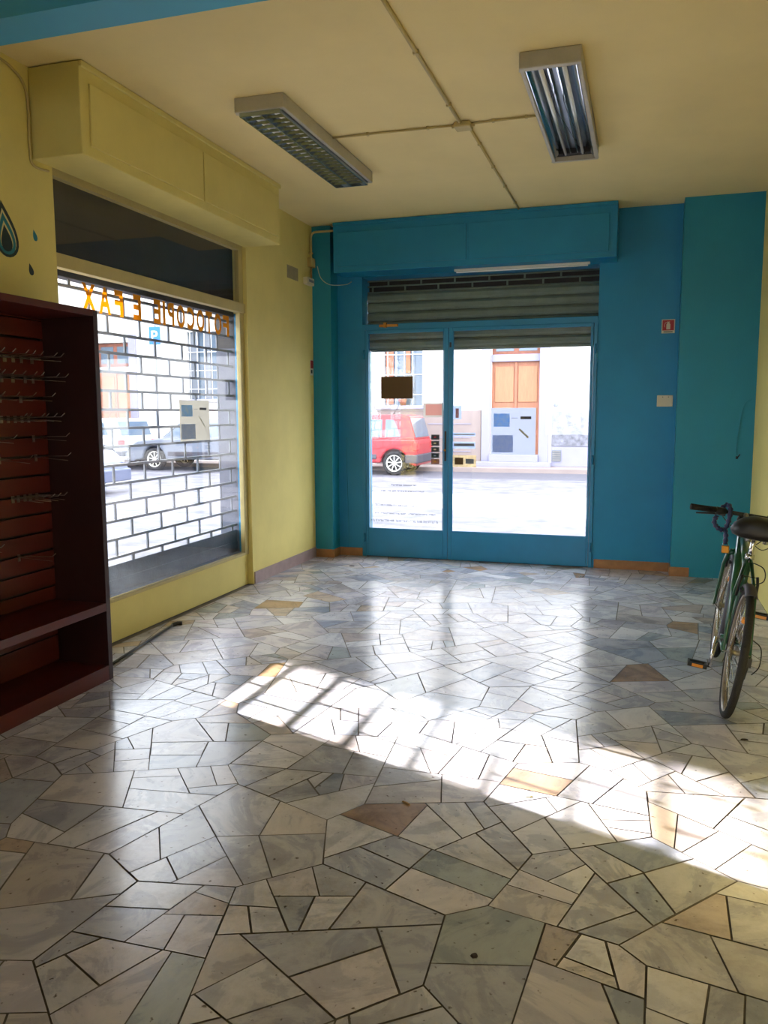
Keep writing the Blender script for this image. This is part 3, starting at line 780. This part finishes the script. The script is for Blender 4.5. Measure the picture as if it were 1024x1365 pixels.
# ------------------------------------------------------------------ bicycle (rear wheel nearest, leaning on the right wall)
bike = thing('bicycle', 'green city bicycle leaning against the right wall with handlebar turned away', 'bicycle', (3.675, 4.23, 0))
R_ = .325
def wheel(y, axle=.0):
    w_ = MB().lathe([(.283, -.012), (.293, -.014), (.302, -.012), (.302, .012), (.293, .014), (.283, .012)], (0, 0, 0), 'x', 48, closed=True).build('wheel', M['rim'], bike)
    w_.location = (0, y, R_)
    prof = [(.306+.019*math.cos(a)-.002, .019*math.sin(a)) for a in [2*PI*i/14 for i in range(14)]]
    MB().lathe(prof, (0, 0, 0), 'x', 56, closed=True).build('tyre', M['rubber'], w_)
    MB().lathe([(0, -.065), (.006, -.065), (.006, -.04), (.026, -.036), (.026, -.032), (.014, -.026), (.014, .026), (.026, .032), (.026, .036), (.006, .04), (.006, .065), (0, .065)], (0, 0, 0), 'x', 16).build('hub', M['steel'], w_)
    n = 28
    base = None
    for k in range(n):
        s = 1 if k % 2 else -1; a = 2*PI*k/n; da = .9 if (k//2) % 2 else -.9
        p0 = (.034*s, .022*math.cos(a+da), .022*math.sin(a+da)); p1 = (0, .286*math.cos(a), .286*math.sin(a))
        MB().tube([p0, p1], .0012, 4).build('spoke', M['chrome'], w_)
    m_ = MB(); m_.box(-.008, .008, -.03, .03, .16, .18); m_.build('spoke_reflector', M['amber'], w_)
    return w_
wb = 1.05
wr = wheel(0); wf = wheel(wb)
BB = (0, .435, .275); SC = (0, .285, .76); HT = (0, .845, .85); HB = (0, .875, .745)
def part(pts, r, nm, mt, n=12): return MB().tube(pts, r, n).build(nm, M[mt], bike)
# frame : one continuous piece
m_ = MB()
m_.tube([BB, SC], .018, 12).tube([HT, HB], .023, 14).tube([(0, .862, .79), BB], .027, 14)
m_.tube([(0, .850, .83), (0, .30, .70)], .022, 12)
for s in (-1, 1):
    m_.tube([(s*.030, .40, .275), (s*.05, .25, .30), (s*.062, 0, R_)], .010, 10)
    m_.tube([(s*.012, .29, .745), (s*.05, .16, .58), (s*.062, 0, R_)], .009, 10)
m_.tube([(-.045, BB[1], BB[2]), (.045, BB[1], BB[2])], .024, 16)
m_.build('frame', M['green'], bike)
m_ = MB(); m_.tube([(0, .885, .72), (0, .90, .67)], .018, 12)
for s in (-1, 1): m_.tube([(0, .893, .70), (s*.05, .90, .675), (s*.058, .93, .60), (s*.058, 1.01, .42), (s*.058, wb, R_)], [.016, .015, .013, .010, .008], 10)
m_.build('fork', M['green'], bike)
part([(0, .285, .74), (0, .255, .885)], .0135, 'seatpost', 'chrome')
MB().lathe([(.017, -.012), (.023, -.012), (.023, .012), (.017, .012)], (0, .282, .768), 'z', 16).build('seat_clamp', M['chrome'], bike)
# saddle : a shaped shell built from cross sections, wide at the rear
m_ = MB(); secs = []
for i, (y, hw, zt, th) in enumerate(((.07, .055, .975, .06), (.085, .11, .985, .10), (.13, .132, .995, .12), (.20, .125, .992, .11), (.26, .085, .985, .08), (.32, .042, .965, .05), (.37, .028, .958, .04), (.395, .012, .948, .022))):
    ring = []
    for k in range(14):
        a = 2*PI*k/14
        x = hw*math.cos(a); z = zt-th/2+th/2*math.sin(a) - (.02*(math.cos(a)**2))*(hw/.118)
        ring.append((x, y, z))
    secs.append(ring)
vs = [p for r_ in secs for p in r_]; fs = []
for i in range(len(secs)-1):
    for k in range(14): fs.append((i*14+k, i*14+(k+1) % 14, (i+1)*14+(k+1) % 14, (i+1)*14+k))
fs.append(list(range(14))); fs.append(list(range(len(vs)-14, len(vs)))[::-1])
m_.smooth = True; m_.add(vs, fs); sd = m_.build('saddle', M['saddle'], bike)
m_ = MB()
for s in (-1, 1): m_.tube([(s*.03, .12, .90), (s*.022, .20, .885), (s*.022, .30, .885), (s*.012, .37, .925)], .004, 8)
for s in (-1, 1): m_.tube([(s*.04, .13, .865+.012*math.sin(0)), (s*.04, .13, .915)], .014, 10)
m_.build('saddle_rail', M['chrome'], sd)
# stem, bar, grips, levers
part([(0, .845, .84), (0, .832, .885), (0, .85, .912), (0, .885, .915)], .014, 'stem', 'steel')
bar = part(spline([(-.305, .80, .920), (-.20, .835, .920), (-.08, .885, .915), (.08, .885, .915), (.20, .835, .920), (.305, .80, .920)], 5), .012, 'handlebar', 'black')
for s in (-1, 1):
    MB().tube([(s*.17, .847, .920), (s*.24, .822, .920), (s*.308, .80, .920)], [.018, .017, .018], 12).build('grip', M['rubber'], bar)
    m_ = MB(); m_.tube([(s*.115, .868, .917), (s*.165, .850, .919)], .021, 12).tube([(s*.13, .90, .900), (s*.19, .905, .890), (s*.27, .885, .880)], [.009, .007, .005], 8).box(min(s*.11, s*.15), max(s*.11, s*.15), .865, .915, .890, .920)
    m_.build('brake_lever', M['black'], bar)
m_ = MB(); m_.ell((.02, .93, .88), (.06, .035, .04)); m_.build('lamp', M['black'], bar)
# cables
for nm, pts in (('a', [(-.13, .90, .90), (-.10, .98, .86), (-.02, .97, .80), (.03, .90, .78)]),
                ('b', [(.14, .90, .90), (.17, .99, .83), (.10, 1.0, .74), (.02, .95, .70)]),
                ('c', [(.13, .87, .91), (.17, .82, .80), (.11, .80, .74), (.03, .84, .79)]),
                ('d', [(.012, .29, .74), (.075, .27, .72), (.085, .25, .66), (.03, .24, .62), (.06, .20, .58), (.04, .17, .60)]),
                ('e', [(.065, .02, .40), (.10, -.03, .38), (.105, -.06, .30), (.085, -.02, .24)])):
    MB().tube(spline(pts), .0028, 6).build('cable', M['wire'], bike)
# mudguards
def guard(c, r, a0, a1, nm, mt, wd=.024):
    vs = []; fs = []; n = 26
    prof = [(-1, -.012), (-.8, 0), (-.35, .008), (.35, .008), (.8, 0), (1, -.012)]
    for i in range(n+1):
        a = a0+(a1-a0)*i/n
        for u, dr in prof: vs.append((u*wd, c[1]+(r+dr)*math.cos(a), c[2]+(r+dr)*math.sin(a)))
    m2 = len(prof)
    for i in range(n):
        for k in range(m2-1): fs.append((i*m2+k, i*m2+k+1, (i+1)*m2+k+1, (i+1)*m2+k))
    q = MB(); q.smooth = True; q.add(vs, fs); o = q.build(nm, M[mt], bike)
    so = o.modifiers.new('thick', 'SOLIDIFY'); so.thickness = .002
    return o
gr = guard((0, 0, R_), .342, math.radians(58), math.radians(112), 'mudguard', 'bumper', .029)
gf = guard((0, wb, R_), .340, math.radians(20), math.radians(205), 'mudguard', 'bumper', .026)
m_ = MB()
for s in (-1, 1): m_.tube([(s*.058, wb, R_), (s*.03, wb-.33, R_+.02)], .0022, 6)
m_.build('mudguard_stay', M['steel'], gf)
# brakes
for y, z, nm in ((.10, .66, 0), (.915, .66, 1)):
    m_ = MB()
    for s in (-1, 1):
        yb_ = y; m_.tube([(s*.045, yb_, z-.07), (s*.042, yb_, z), (s*.034, yb_, z+.04)], .007, 8).box(s*.022 if s > 0 else -.036, s*.036 if s > 0 else -.022, yb_-.03, yb_+.03, z-.045, z-.03)
    m_.tube([(-.034, y, z+.035), (.034, y, z+.035)], .002, 6)
    m_.build('rim_brake', M['black'], bike)
# drivetrain on the right side
cr = MB(); cr.lathe([(.078, .046), (.092, .046), (.092, .050), (.078, .050)], (0, BB[1], BB[2]), 'x', 36, closed=True)
for k in range(5):
    a = 2*PI*k/5; cr.tube([(.048, BB[1], BB[2]), (.048, BB[1]+.08*math.cos(a), BB[2]+.08*math.sin(a))], .006, 6)
cr.tube([(-.06, BB[1], BB[2]), (.06, BB[1], BB[2])], .010, 10)
CR = cr.build('crankset', M['steel'], bike)
m_ = MB()
for i, r in enumerate((.052, .045, .038, .031, .024)): m_.lathe([(.008, .030+.005*i), (r, .030+.005*i), (r, .032+.005*i), (.008, .032+.005*i)], (0, 0, R_), 'x', 28, closed=True)
m_.build('cassette', M['steel'], bike)
m_ = MB(); m_.tube([(.048, BB[1], BB[2]+.092), (.048, 0, R_+.05)], .004, 6).tube([(.048, BB[1], BB[2]-.092), (.055, .03, .20), (.055, -.03, .23)], .004, 6); m_.build('chain', M['wire'], bike)
m_ = MB(); m_.box(.05, .075, -.02, .02, .27, .315).tube([(.062, -.005, .285), (.058, .02, .20)], .008, 8)
m_.lathe([(0, -.004), (.018, -.004), (.018, .004), (0, .004)], (.056, .02, .20), 'x', 14).build('derailleur', M['black'], bike)
ang = math.radians(-118)
def crank(s, a):
    y, z = BB[1]+.165*math.cos(a), BB[2]+.165*math.sin(a)
    MB().tube([(s*.062, BB[1], BB[2]), (s*.072, y, z)], [.012, .009], 10).build('crank_arm', M['chrome'], bike)
    m_ = MB(); x0, x1 = sorted((s*.085, s*.185)); m_.box(x0, x1, y-.036, y-.022, z-.012, z+.012).box(x0, x1, y+.022, y+.036, z-.012, z+.012).box(x0, x0+.012, y-.022, y+.022, z-.010, z+.010).box(x1-.012, x1, y-.022, y+.022, z-.010, z+.010)
    m_.tube([(s*.07, y, z), (s*.18, y, z)], .006, 8)
    pd = m_.build('pedal', M['black'], bike, bevel=.002)
    box('reflector', M['amber'], (x0+.022, x1-.022, y-.039, y-.036, z-.008, z+.008), pd)
crank(-1, math.radians(-112)); crank(1, math.radians(68))
bike.rotation_euler = (0, math.radians(8.3), math.radians(-2.0))

# chain lock hanging from the handlebar with a brass padlock
t = thing('chain_lock', 'navy sleeved chain with brass padlock hanging from the left of the handlebar', 'chain lock', (3.755, 5.10, .74))
pts = spline([(-.075, .0, .16), (-.088, -.005, .12), (-.065, -.01, .085), (-.03, -.012, .08), (-.012, -.02, .13), (-.005, -.02, .20), (-.02, .03, .22), (-.06, .02, .19)], 6)
MB().tube(pts, [.011+.006*(i % 3 == 0) for i in range(len(pts))], 8).build('chain_sleeve', M['bluelock'], t)
MB().tube(spline([(-.028, -.015, .08), (-.022, -.015, .04), (-.024, -.015, -.005)], 5), [.015 if i % 3 else .010 for i in range(11)], 8).build('chain_end', M['bluelock'], t)
lk = box('padlock', M['brass'], (-.043, -.001, -.025, -.005, -.06, -.015), t, bevel=.004)
MB().tube(arc((-.022, -.015, -.012), .013, 0, PI, 8, 'xz'), .003, 8).build('shackle', M['chrome'], lk)

# ------------------------------------------------------------------ floor debris
def crumb(nm, lab, cat, x, y, s, mt, rz, h_=.006):
    rr = random.Random(int(x*1000)); n = 9
    poly = [(s[0]*math.cos(2*PI*i/n)*rr.uniform(.7, 1.1), s[1]*math.sin(2*PI*i/n)*rr.uniform(.7, 1.1)) for i in range(n)]
    o = MB().prism(poly, 'z', 0, h_, [(a*.7, b*.7) for a, b in poly]).build(nm, M[mt]); o.location = (x, y, 0); o.rotation_euler = (0, 0, rz)
    tag(o, lab, cat)
crumb('wood_chip', 'small tan wood chip on the floor in the middle of the foreground', 'wood chip', 2.42, 2.87, (.025, .006), 'debris', -.5)
crumb('dry_leaf', 'dark dried leaf scrap near the bottom of the floor', 'leaf', 2.845, 2.07, (.012, .010), 'debris_dark', .3)
crumb('plaster_crumb', 'white plaster crumb inside the sunlit patch', 'plaster crumb', 2.86, 3.07, (.020, .012), 'debris_white', .2, .004)
crumb('dry_leaf', 'dark scrap lying on the floor in front of the bicycle', 'leaf', 3.74, 3.92, (.022, .006), 'debris_dark', .1)
crumb('dry_leaf', 'dark scrap on the floor at the foot of the blue corner', 'leaf', .55, 7.45, (.03, .012), 'debris_dark', .1)

# ------------------------------------------------------------------ the street
def st(nm, mt, d_): return struct(box(nm, M[mt], d_))
st('street_ground', 'road', (-45, 30, YD+WT+.02, 18.8, -.16, -.03))
st('street_parking_strip', 'asphalt', (-45, 30, 18.8, 20.9, -.16, -.03))
st('street_pavement', 'facade_pink', (-45, 30, 20.9, 22.0, -.16, .08))
st('side_street_ground', 'road', (-45, -WT, -30, YD+WT+.02, -.16, -.03))
st('rear_ground', 'road', (-WT, 30, -30, YN-WT, -.16, -.03))
# building across the street
bl = thing('building', 'white rendered house across the street with wooden doors and barred windows', 'building', (0, 22, -.03))
def bp(nm, mt, d_, bevel=0, parent=None):
    return box(nm, M[mt], (d_[0], d_[1], d_[2]-22, d_[3]-22, d_[4]+.03, d_[5]+.03), parent or bl, bevel)
bp('wall', 'facade', (-26, 12, 22.25, 24, -.03, 6.6))
m_ = MB()
holes = [(-3.70, -2.58, 1.72, 3.75), (-.66, .64, .20, 3.62), (-13.2, -11.95, .20, 3.72), (-9.95, -8.75, 1.95, 3.95)]
xs = [-26] + [v for h_ in sorted(holes) for v in (h_[0], h_[1])] + [12]
for i in range(0, len(xs), 2): m_.box(xs[i], xs[i+1], 0, .24, 0, 6.63)
for (a, b_, c_, e_) in holes: m_.box(a, b_, 0, .24, 0, c_+.03).box(a, b_, 0, .24, e_+.03, 6.63)
m_.build('front_wall', M['facade'], bl)
bp('plinth', 'facade_pink', (-3.9, -.92, 21.96, 21.999, .08, 1.58), .01)
bp('plinth', 'facade_rough', (.98, 6, 21.94, 21.999, .62, 1.55), .01)
bp('plinth', 'facade_trim', (.98, 6, 21.95, 21.999, .08, .615), .01)
m_ = MB()
for zz in (.45, .83, 1.2): m_.box(-2.4, -1.2, -.055, -.041, zz+.03, zz+.05)
m_.build('stone_joint', M['facade_trim'], bl)
for (x0, x1) in ((-.90, -.66), (.64, .90)): bp('door_surround', 'facade_trim', (x0, x1, 21.9, 21.999, .08, 3.95), .01)
bp('door_surround', 'facade_trim', (-.66, .64, 22.02, 22.12, 2.87, 3.06), .01)
bp('doorstep', 'facade_trim', (-1.0, 1.0, 21.55, 21.9, .08, .20), .01)
bp('doorstep', 'facade_trim', (-.66, .64, 21.75, 22.1, .20, .39), .01)
for (x0, x1) in ((-13.45, -13.2), (-11.95, -11.7)): bp('door_surround', 'facade_trim', (x0, x1, 21.92, 21.999, .08, 3.95), .01)
def wdoor(x0, x1, z0, z1, mid, top):
    d_ = bp('house_door', 'wood', (x0, x1, 22.14, 22.2, z0, z1)); xm = (x0+x1)/2
    for (a, b_) in ((x0+.08, xm-.06), (xm+.06, x1-.08)):
        for (u0, u1) in ((z0+.1, z0+.55), (z0+.66, mid-.07), (mid+.07, z1-.12)):
            q = bp('door_panel', 'wood2', (a, b_, 22.115, 22.14, u0, u1), .012, d_)
    bp('centre_post', 'wood', (xm-.035, xm+.035, 22.10, 22.14, z0, z1), .008, d_)
    bp('knob', 'brass', (xm+.07, xm+.10, 22.06, 22.14, mid-.35, mid-.30), .008, d_)
    q = bp('transom_window', 'woodbrown', (x0, x1, 22.15, 22.2, z1+.19, top))
    for (a, b_) in ((x0+.1, xm-.07), (xm+.07, x1-.1)): bp('pane', 'carglass', (a, b_, 22.14, 22.15, z1+.28, top-.1), 0, q)
wdoor(-.66, .64, .39, 2.87, 1.72, 3.60)
wdoor(-13.2, -11.95, .30, 2.80, 1.6, 3.70)
def barred(x0, x1, z0, z1, wood=True):
    q = bp('window', 'carglass', (x0, x1, 22.15, 22.2, z0, z1))
    if wood:
        bp('shutter', 'wood', (x0+.04, x0+.26, 22.08, 22.14, z0+.03, z1-.03), .01, q); bp('shutter', 'wood', (x0+.62, x0+.75, 22.08, 22.14, z0+.9, z1-.03), .01, q)
    else:
        bp('shutter', 'iron', (x0+.08, x0+.35, 22.08, 22.14, z0+.03, z1-.03), .01, q); bp('shutter', 'iron', (x0+.55, x0+.75, 22.08, 22.14, z0+.03, z1-.03), .01, q)
    g = MB(); x = x0+.12
    while x < x1-.04: g.tube([(x, .01, z0+.03), (x, .01, z1+.03)], .012, 6); x += .24
    for zz in (z0+.3, z0+.85, z0+1.4): 
        if zz < z1: g.tube([(x0, .01, zz+.03), (x1, .01, zz+.03)], .012, 6)
    g.build('bars', M['ironlight'], q)
    bp('sill', 'facade_trim', (x0-.25, x1+.1, 21.86, 22.06, z0-.10, z0), .01, q)
barred(-3.70, -2.58, 1.72, 3.75); barred(-9.95, -8.75, 1.95, 3.95, False)
m_ = MB(); rnd = random.Random(8)
t = thing('potted_geranium', 'red flowering geranium on the sill of the barred window across the street', 'plant', (-3.12, 21.93, 1.72))
m_.lathe([(0, 0), (.08, 0), (.11, .18), (.10, .18), (0, .16)], (0, 0, 0), 'z', 16).build('pot', M['woodbrown'], t)
m_ = MB()
for i in range(60): m_.ell((rnd.gauss(0, .09), rnd.gauss(0, .02), .30+abs(rnd.gauss(0, .16))), (.03, .012, .024), 6, 4)
m_.build('foliage', M['leaf'], t)
m_ = MB()
for i in range(30): m_.ell((rnd.gauss(0, .11), -.03+rnd.gauss(0, .02), .42+rnd.gauss(0, .16)), (.03, .02, .03), 6, 4)
m_.build('flowers', M['flower'], t)
# small facade bits
t = thing('vent_grille', 'small grey grille low on the house wall right of the doorstep', 'grille', (1.12, 21.945, .22))
box('plate', M['iron'], (-.12, .12, -.02, 0, 0, .30), t)
m_ = MB()
for i in range(5): m_.box(-.10, .10, -.03, -.02, .03+.055*i, .05+.055*i)
m_.build('louvres', M['greypaper'], t)
t = thing('house_number_lamp', 'small round wall lamp right of the house door across the street', 'lamp', (1.08, 22.0, 1.72))
MB().ell((0, -.06, 0), (.07, .05, .07)).build('globe', M['iron'], t)
box('bracket', M['iron'], (-.02, .02, -.03, 0, -.03, .03), t)
tag(bp('rain_pipe', 'facade_trim', (-4.55, -4.47, 21.9, 21.98, .08, 6.4)), None)
# parking sign
t = thing('parking_sign', 'blue square parking sign on a slim pole across the street', 'road sign', (-10.55, 21.25, .08))
MB().tube([(0, .03, 0), (0, .03, 4.2)], .025, 10).build('pole', M['iron'], t)
box('panel', M['signblue'], (-.19, .19, -.01, .0, 3.46, 3.98), t)
v, f = text_mesh('P', .44)
mx = MB(); w_ = max(p[0] for p in v)+min(p[0] for p in v)
mx.add([(p[0]*1.1-w_*.55, -.014, 3.56+p[1]) for p in v], f); mx.build('letter', M['white'], t, weld=False)

# distant corner house up the side street (it cuts the low sun)
b2 = thing('building', 'pale corner house on the far side of the side street', 'building', (-14, 10.08, -.03), math.radians(-20.7))
MB().box(-6, 0, 0, 7.5, 0, 11).build('wall', M['facade'], b2)
for i in range(3):
    for j in range(3):
        q = box('window', M['carglass'], (0, .02, .9+2.3*i, 1.9+2.3*i, 1.5+3.2*j, 3.0+3.2*j), b2)
        box('sill', M['facade_trim'], (0, .12, .8+2.3*i, 2.0+2.3*i, 1.38+3.2*j, 1.5+3.2*j), q)
box('roof', M['woodbrown'], (-6.2, .2, -.05, 7.7, 11, 11.3), b2)

# ------------------------------------------------------------------ cars (side view, built nose towards -x when dirn = 1)
def car(label, x_rear, y_near, Lc, Hc, Wc, paint, wf_, wr_, r, dirn=1, group=None, hood=.62, tail=.06, belt=.9, boxy=True, ws=.9):
    # local: x from 0 (rear) to -Lc (front) for dirn 1
    t = thing('car', label, 'car', (x_rear, y_near, -.03), group=group)
    if dirn < 0: t.scale = (-1, 1, 1)
    def wheelcut(pts, cx):   # along the underside going to -x
        return pts + [(cx+(r+.05)*math.cos(a), max(.2, r+(r+.05)*math.sin(a))) for a in [PI*i/10 for i in range(11)]]
    under = [(-.02, .22)]
    under = wheelcut(under, -wr_); under = wheelcut(under, -wf_); under += [(-Lc+.02, .22)]
    up = [(-Lc, .45), (-Lc+.06, hood), (-Lc+.35, belt-.08), (-Lc+ws, belt), (-.06, belt), (-.0, belt-.12), (.0, .45)]
    m_ = MB(); m_.prism(under+up, 'y', 0, Wc)
    body = m_.build('body', M[paint], t, bevel=.05, seg=3)
    # greenhouse
    if boxy: gh = [(-.05, belt-.02), (-Lc+ws-.02, belt-.02), (-Lc+ws+.50, Hc-.05), (-Lc+ws+.85, Hc), (-.45, Hc), (-.22, Hc-.04)]
    else: gh = [(-.35, belt-.02), (-Lc+ws-.02, belt-.02), (-Lc+ws+.65, Hc-.05), (-Lc+ws+1.0, Hc), (-1.2, Hc), (-.95, Hc-.05)]
    m_ = MB(); n_ = len(gh)
    def ring(inset_): return None
    ins = [.03, .03, .14, .15, .15, .14]
    vs = [(p[0], i_, p[1]) for p, i_ in zip(gh, ins)] + [(p[0], Wc-i_, p[1]) for p, i_ in zip(gh, ins)]
    fs = [[0, 1, 2, 5], [2, 3, 4, 5], [n_+5, n_+2, n_+1, n_], [n_+5, n_+4, n_+3, n_+2]] + [(i, (i+1) % n_, n_+(i+1) % n_, n_+i) for i in range(n_)]
    m_.add(vs, fs); m_.build('cabin', M[paint], t, bevel=.03)
    # side windows follow the taper
    def sw(xa, xb, xc, xd):   # bottom a..b, top c..d
        z0, z1 = belt+.05, Hc-.12
        yb_ = lambda z: .03+(.11)*(z-belt)/(Hc-.05-belt)-.006
        v = [(xa, yb_(z0), z0), (xb, yb_(z0), z0), (xc, yb_(z1), z1), (xd, yb_(z1), z1)]
        v2 = [(a, b_+.02, c_) for a, b_, c_ in v]
        MB().add(v+v2, [(0, 1, 2, 3), (7, 6, 5, 4), (0, 4, 5, 1), (1, 5, 6, 2), (2, 6, 7, 3), (3, 7, 4, 0)]).build('side_window', M['carglass'], t)
    f0 = -Lc+ws+.12; e0 = -.42 if boxy else -.75; e1 = -.62 if boxy else -1.15
    mid1 = f0+(e0-f0)*.45; mid2 = f0+(e0-f0)*.80
    sw(mid1-.04, f0, f0+.5, mid1-.04); sw(mid2-.03, mid1+.04, mid1+.04, mid2-.03); sw(e0, mid2+.05, mid2+.05, e1)
    # rear and front glass
    if boxy: g_ = [(-.075, belt+.04), (-.205, Hc-.09), (-.19, Hc-.09), (-.055, belt+.04)]
    else: g_ = [(-.42, belt+.03), (-.90, Hc-.08), (-.88, Hc-.07), (-.38, belt+.03)]
    MB().prism(g_, 'y', .14, Wc-.14).build('rear_window', M['carglass'], t)
    g_ = [(-Lc+ws+.0, belt+.03), (-Lc+ws+.44, Hc-.09), (-Lc+ws+.42, Hc-.08), (-Lc+ws-.03, belt+.03)] if boxy else [(-Lc+ws+.0, belt+.03), (-Lc+ws+.58, Hc-.09), (-Lc+ws+.56, Hc-.08), (-Lc+ws-.03, belt+.03)]
    MB().prism(g_, 'y', .14, Wc-.14).build('windscreen', M['carglass'], t)
    m_ = MB(); m_.box(-.30, .04, -.015, Wc+.015, .30, .52); m_.build('bumper', M['bumper'], t, bevel=.03)
    m_ = MB(); m_.box(-Lc-.04, -Lc+.25, -.015, Wc+.015, .24, .48); m_.build('bumper', M['bumper'] if boxy else M[paint], t, bevel=.03)
    for yy in (0.03, Wc-.17):
        box('tail_light', M['lens'], (-.10, .015, yy-.04, yy+.14, .62, .82), t, bevel=.01); box('headlight', M['chrome'], (-Lc-.01, -Lc+.2, yy-.02, yy+.14, .58, .70), t, bevel=.02)
    box('side_trim', M['bumper'], (-wf_+r+.15, -wr_-r-.15, -.02, .01, .40, .52), t, bevel=.01)
    MB().tube([(-.75, Wc*.3, Hc-.01), (-.60, Wc*.3, Hc+.22)], .008, 6).build('aerial', M['black'], t)
    for k, (xx, yy, s) in enumerate(((-wr_, .02, 1), (-wf_, .02, 1), (-wr_, Wc-.20, -1), (-wf_, Wc-.20, -1))):
        w_ = MB().lathe([(r-.09, 0), (r-.02, -.005), (r, .03), (r, .15), (r-.02, .185), (r-.09, .18), (r-.09, 0)], (0, 0, 0), 'y', 32).build('wheel', M['rubber'], t)
        w_.location = (xx, yy, r)
        q = MB(); yo = .01 if s > 0 else .14
        q.lathe([(r-.095, yo+.03), (r-.085, yo), (r-.105, yo), (r-.12, yo+.03)], (0, 0, 0), 'y', 32).lathe([(0, yo), (.045, yo), (.05, yo+.03)], (0, 0, 0), 'y', 16)
        for j in range(9):
            a = 2*PI*j/9; q.tube([(.03*math.sin(a), yo+.012, .03*math.cos(a)), ((r-.1)*math.sin(a), yo+.012, (r-.1)*math.cos(a))], .013, 6)
        q.build('rim', M['white'], w_)
        MB().lathe([(0, yo+.035), (r-.09, yo+.035), (r-.09, yo+.05), (0, yo+.05)], (0, 0, 0), 'y', 24).build('brake_disc', M['black'], w_)
    return t
car('small red hatchback parked across the street, seen through the left door glass', -2.0, 19.28, 3.60, 1.50, 1.58, 'carred', 2.85, .59, .30, belt=.90, ws=.75)
car('silver car parked across the street beside the window poster', -6.3, 19.28, 4.0, 1.40, 1.7, 'carsilver', 3.15, .7, .31, boxy=False, ws=1.1, belt=.88)
car('white hatchback parked behind the silver car across the street', -10.47, 19.28, 4.0, 1.42, 1.7, 'carwhite', 3.0, .53, .31, belt=.9, ws=.95)
car('blue grey car standing nearer in the side street beside the cabinet edge', -10.5, 12.1, 4.1, 1.42, 1.7, 'cargrey', 3.3, .75, .31, dirn=-1, boxy=False, ws=1.1)

# ------------------------------------------------------------------ light
wd = bpy.data.worlds.new('World'); bpy.context.scene.world = wd; wd.use_nodes = True
bg = wd.node_tree.nodes['Background']; bg.inputs[0].default_value = (.84, .91, 1.0, 1); bg.inputs[1].default_value = SKY = 5.0
sl = bpy.data.lights.new('sun', 'SUN'); sl.energy = 34; sl.angle = math.radians(.6); sl.color = (1, .95, .89)
so = bpy.data.objects.new('sun', sl); C.objects.link(so)
el = math.radians(18.8); az = (0.935, -0.353)
dv = Vector((az[0]*math.cos(el), az[1]*math.cos(el), -math.sin(el)))
so.rotation_euler = dv.to_track_quat('-Z', 'Y').to_euler(); so.location = (-12, 9, 8)

# ------------------------------------------------------------------ camera
yaw, pitch, roll = 0.30568121, -0.12082151, -0.00320033
cy, sy_, cp, sp = math.cos(yaw), math.sin(yaw), math.cos(pitch), math.sin(pitch)
fw = Vector((-sy_*cp, cy*cp, sp)); rt = Vector((cy, sy_, 0)); upv = rt.cross(fw)
r2 = rt*math.cos(roll)+upv*math.sin(roll); u2 = upv*math.cos(roll)-rt*math.sin(roll)
cam = bpy.data.cameras.new('camera'); co = bpy.data.objects.new('camera', cam); C.objects.link(co)
mw = Matrix(((r2.x, u2.x, -fw.x, 3.238), (r2.y, u2.y, -fw.y, 0), (r2.z, u2.z, -fw.z, 1.5), (0, 0, 0, 1)))
co.matrix_world = mw
cam.sensor_fit = 'VERTICAL'; cam.sensor_height = 36; cam.lens = 1081.856/1365*36; cam.clip_start = .05; cam.clip_end = 300
sc = bpy.context.scene; sc.camera = co
sc.view_settings.view_transform = 'Standard'; sc.view_settings.look = 'None'; sc.view_settings.gamma = 1; sc.view_settings.exposure = .74
sc.view_settings.use_curve_mapping = False
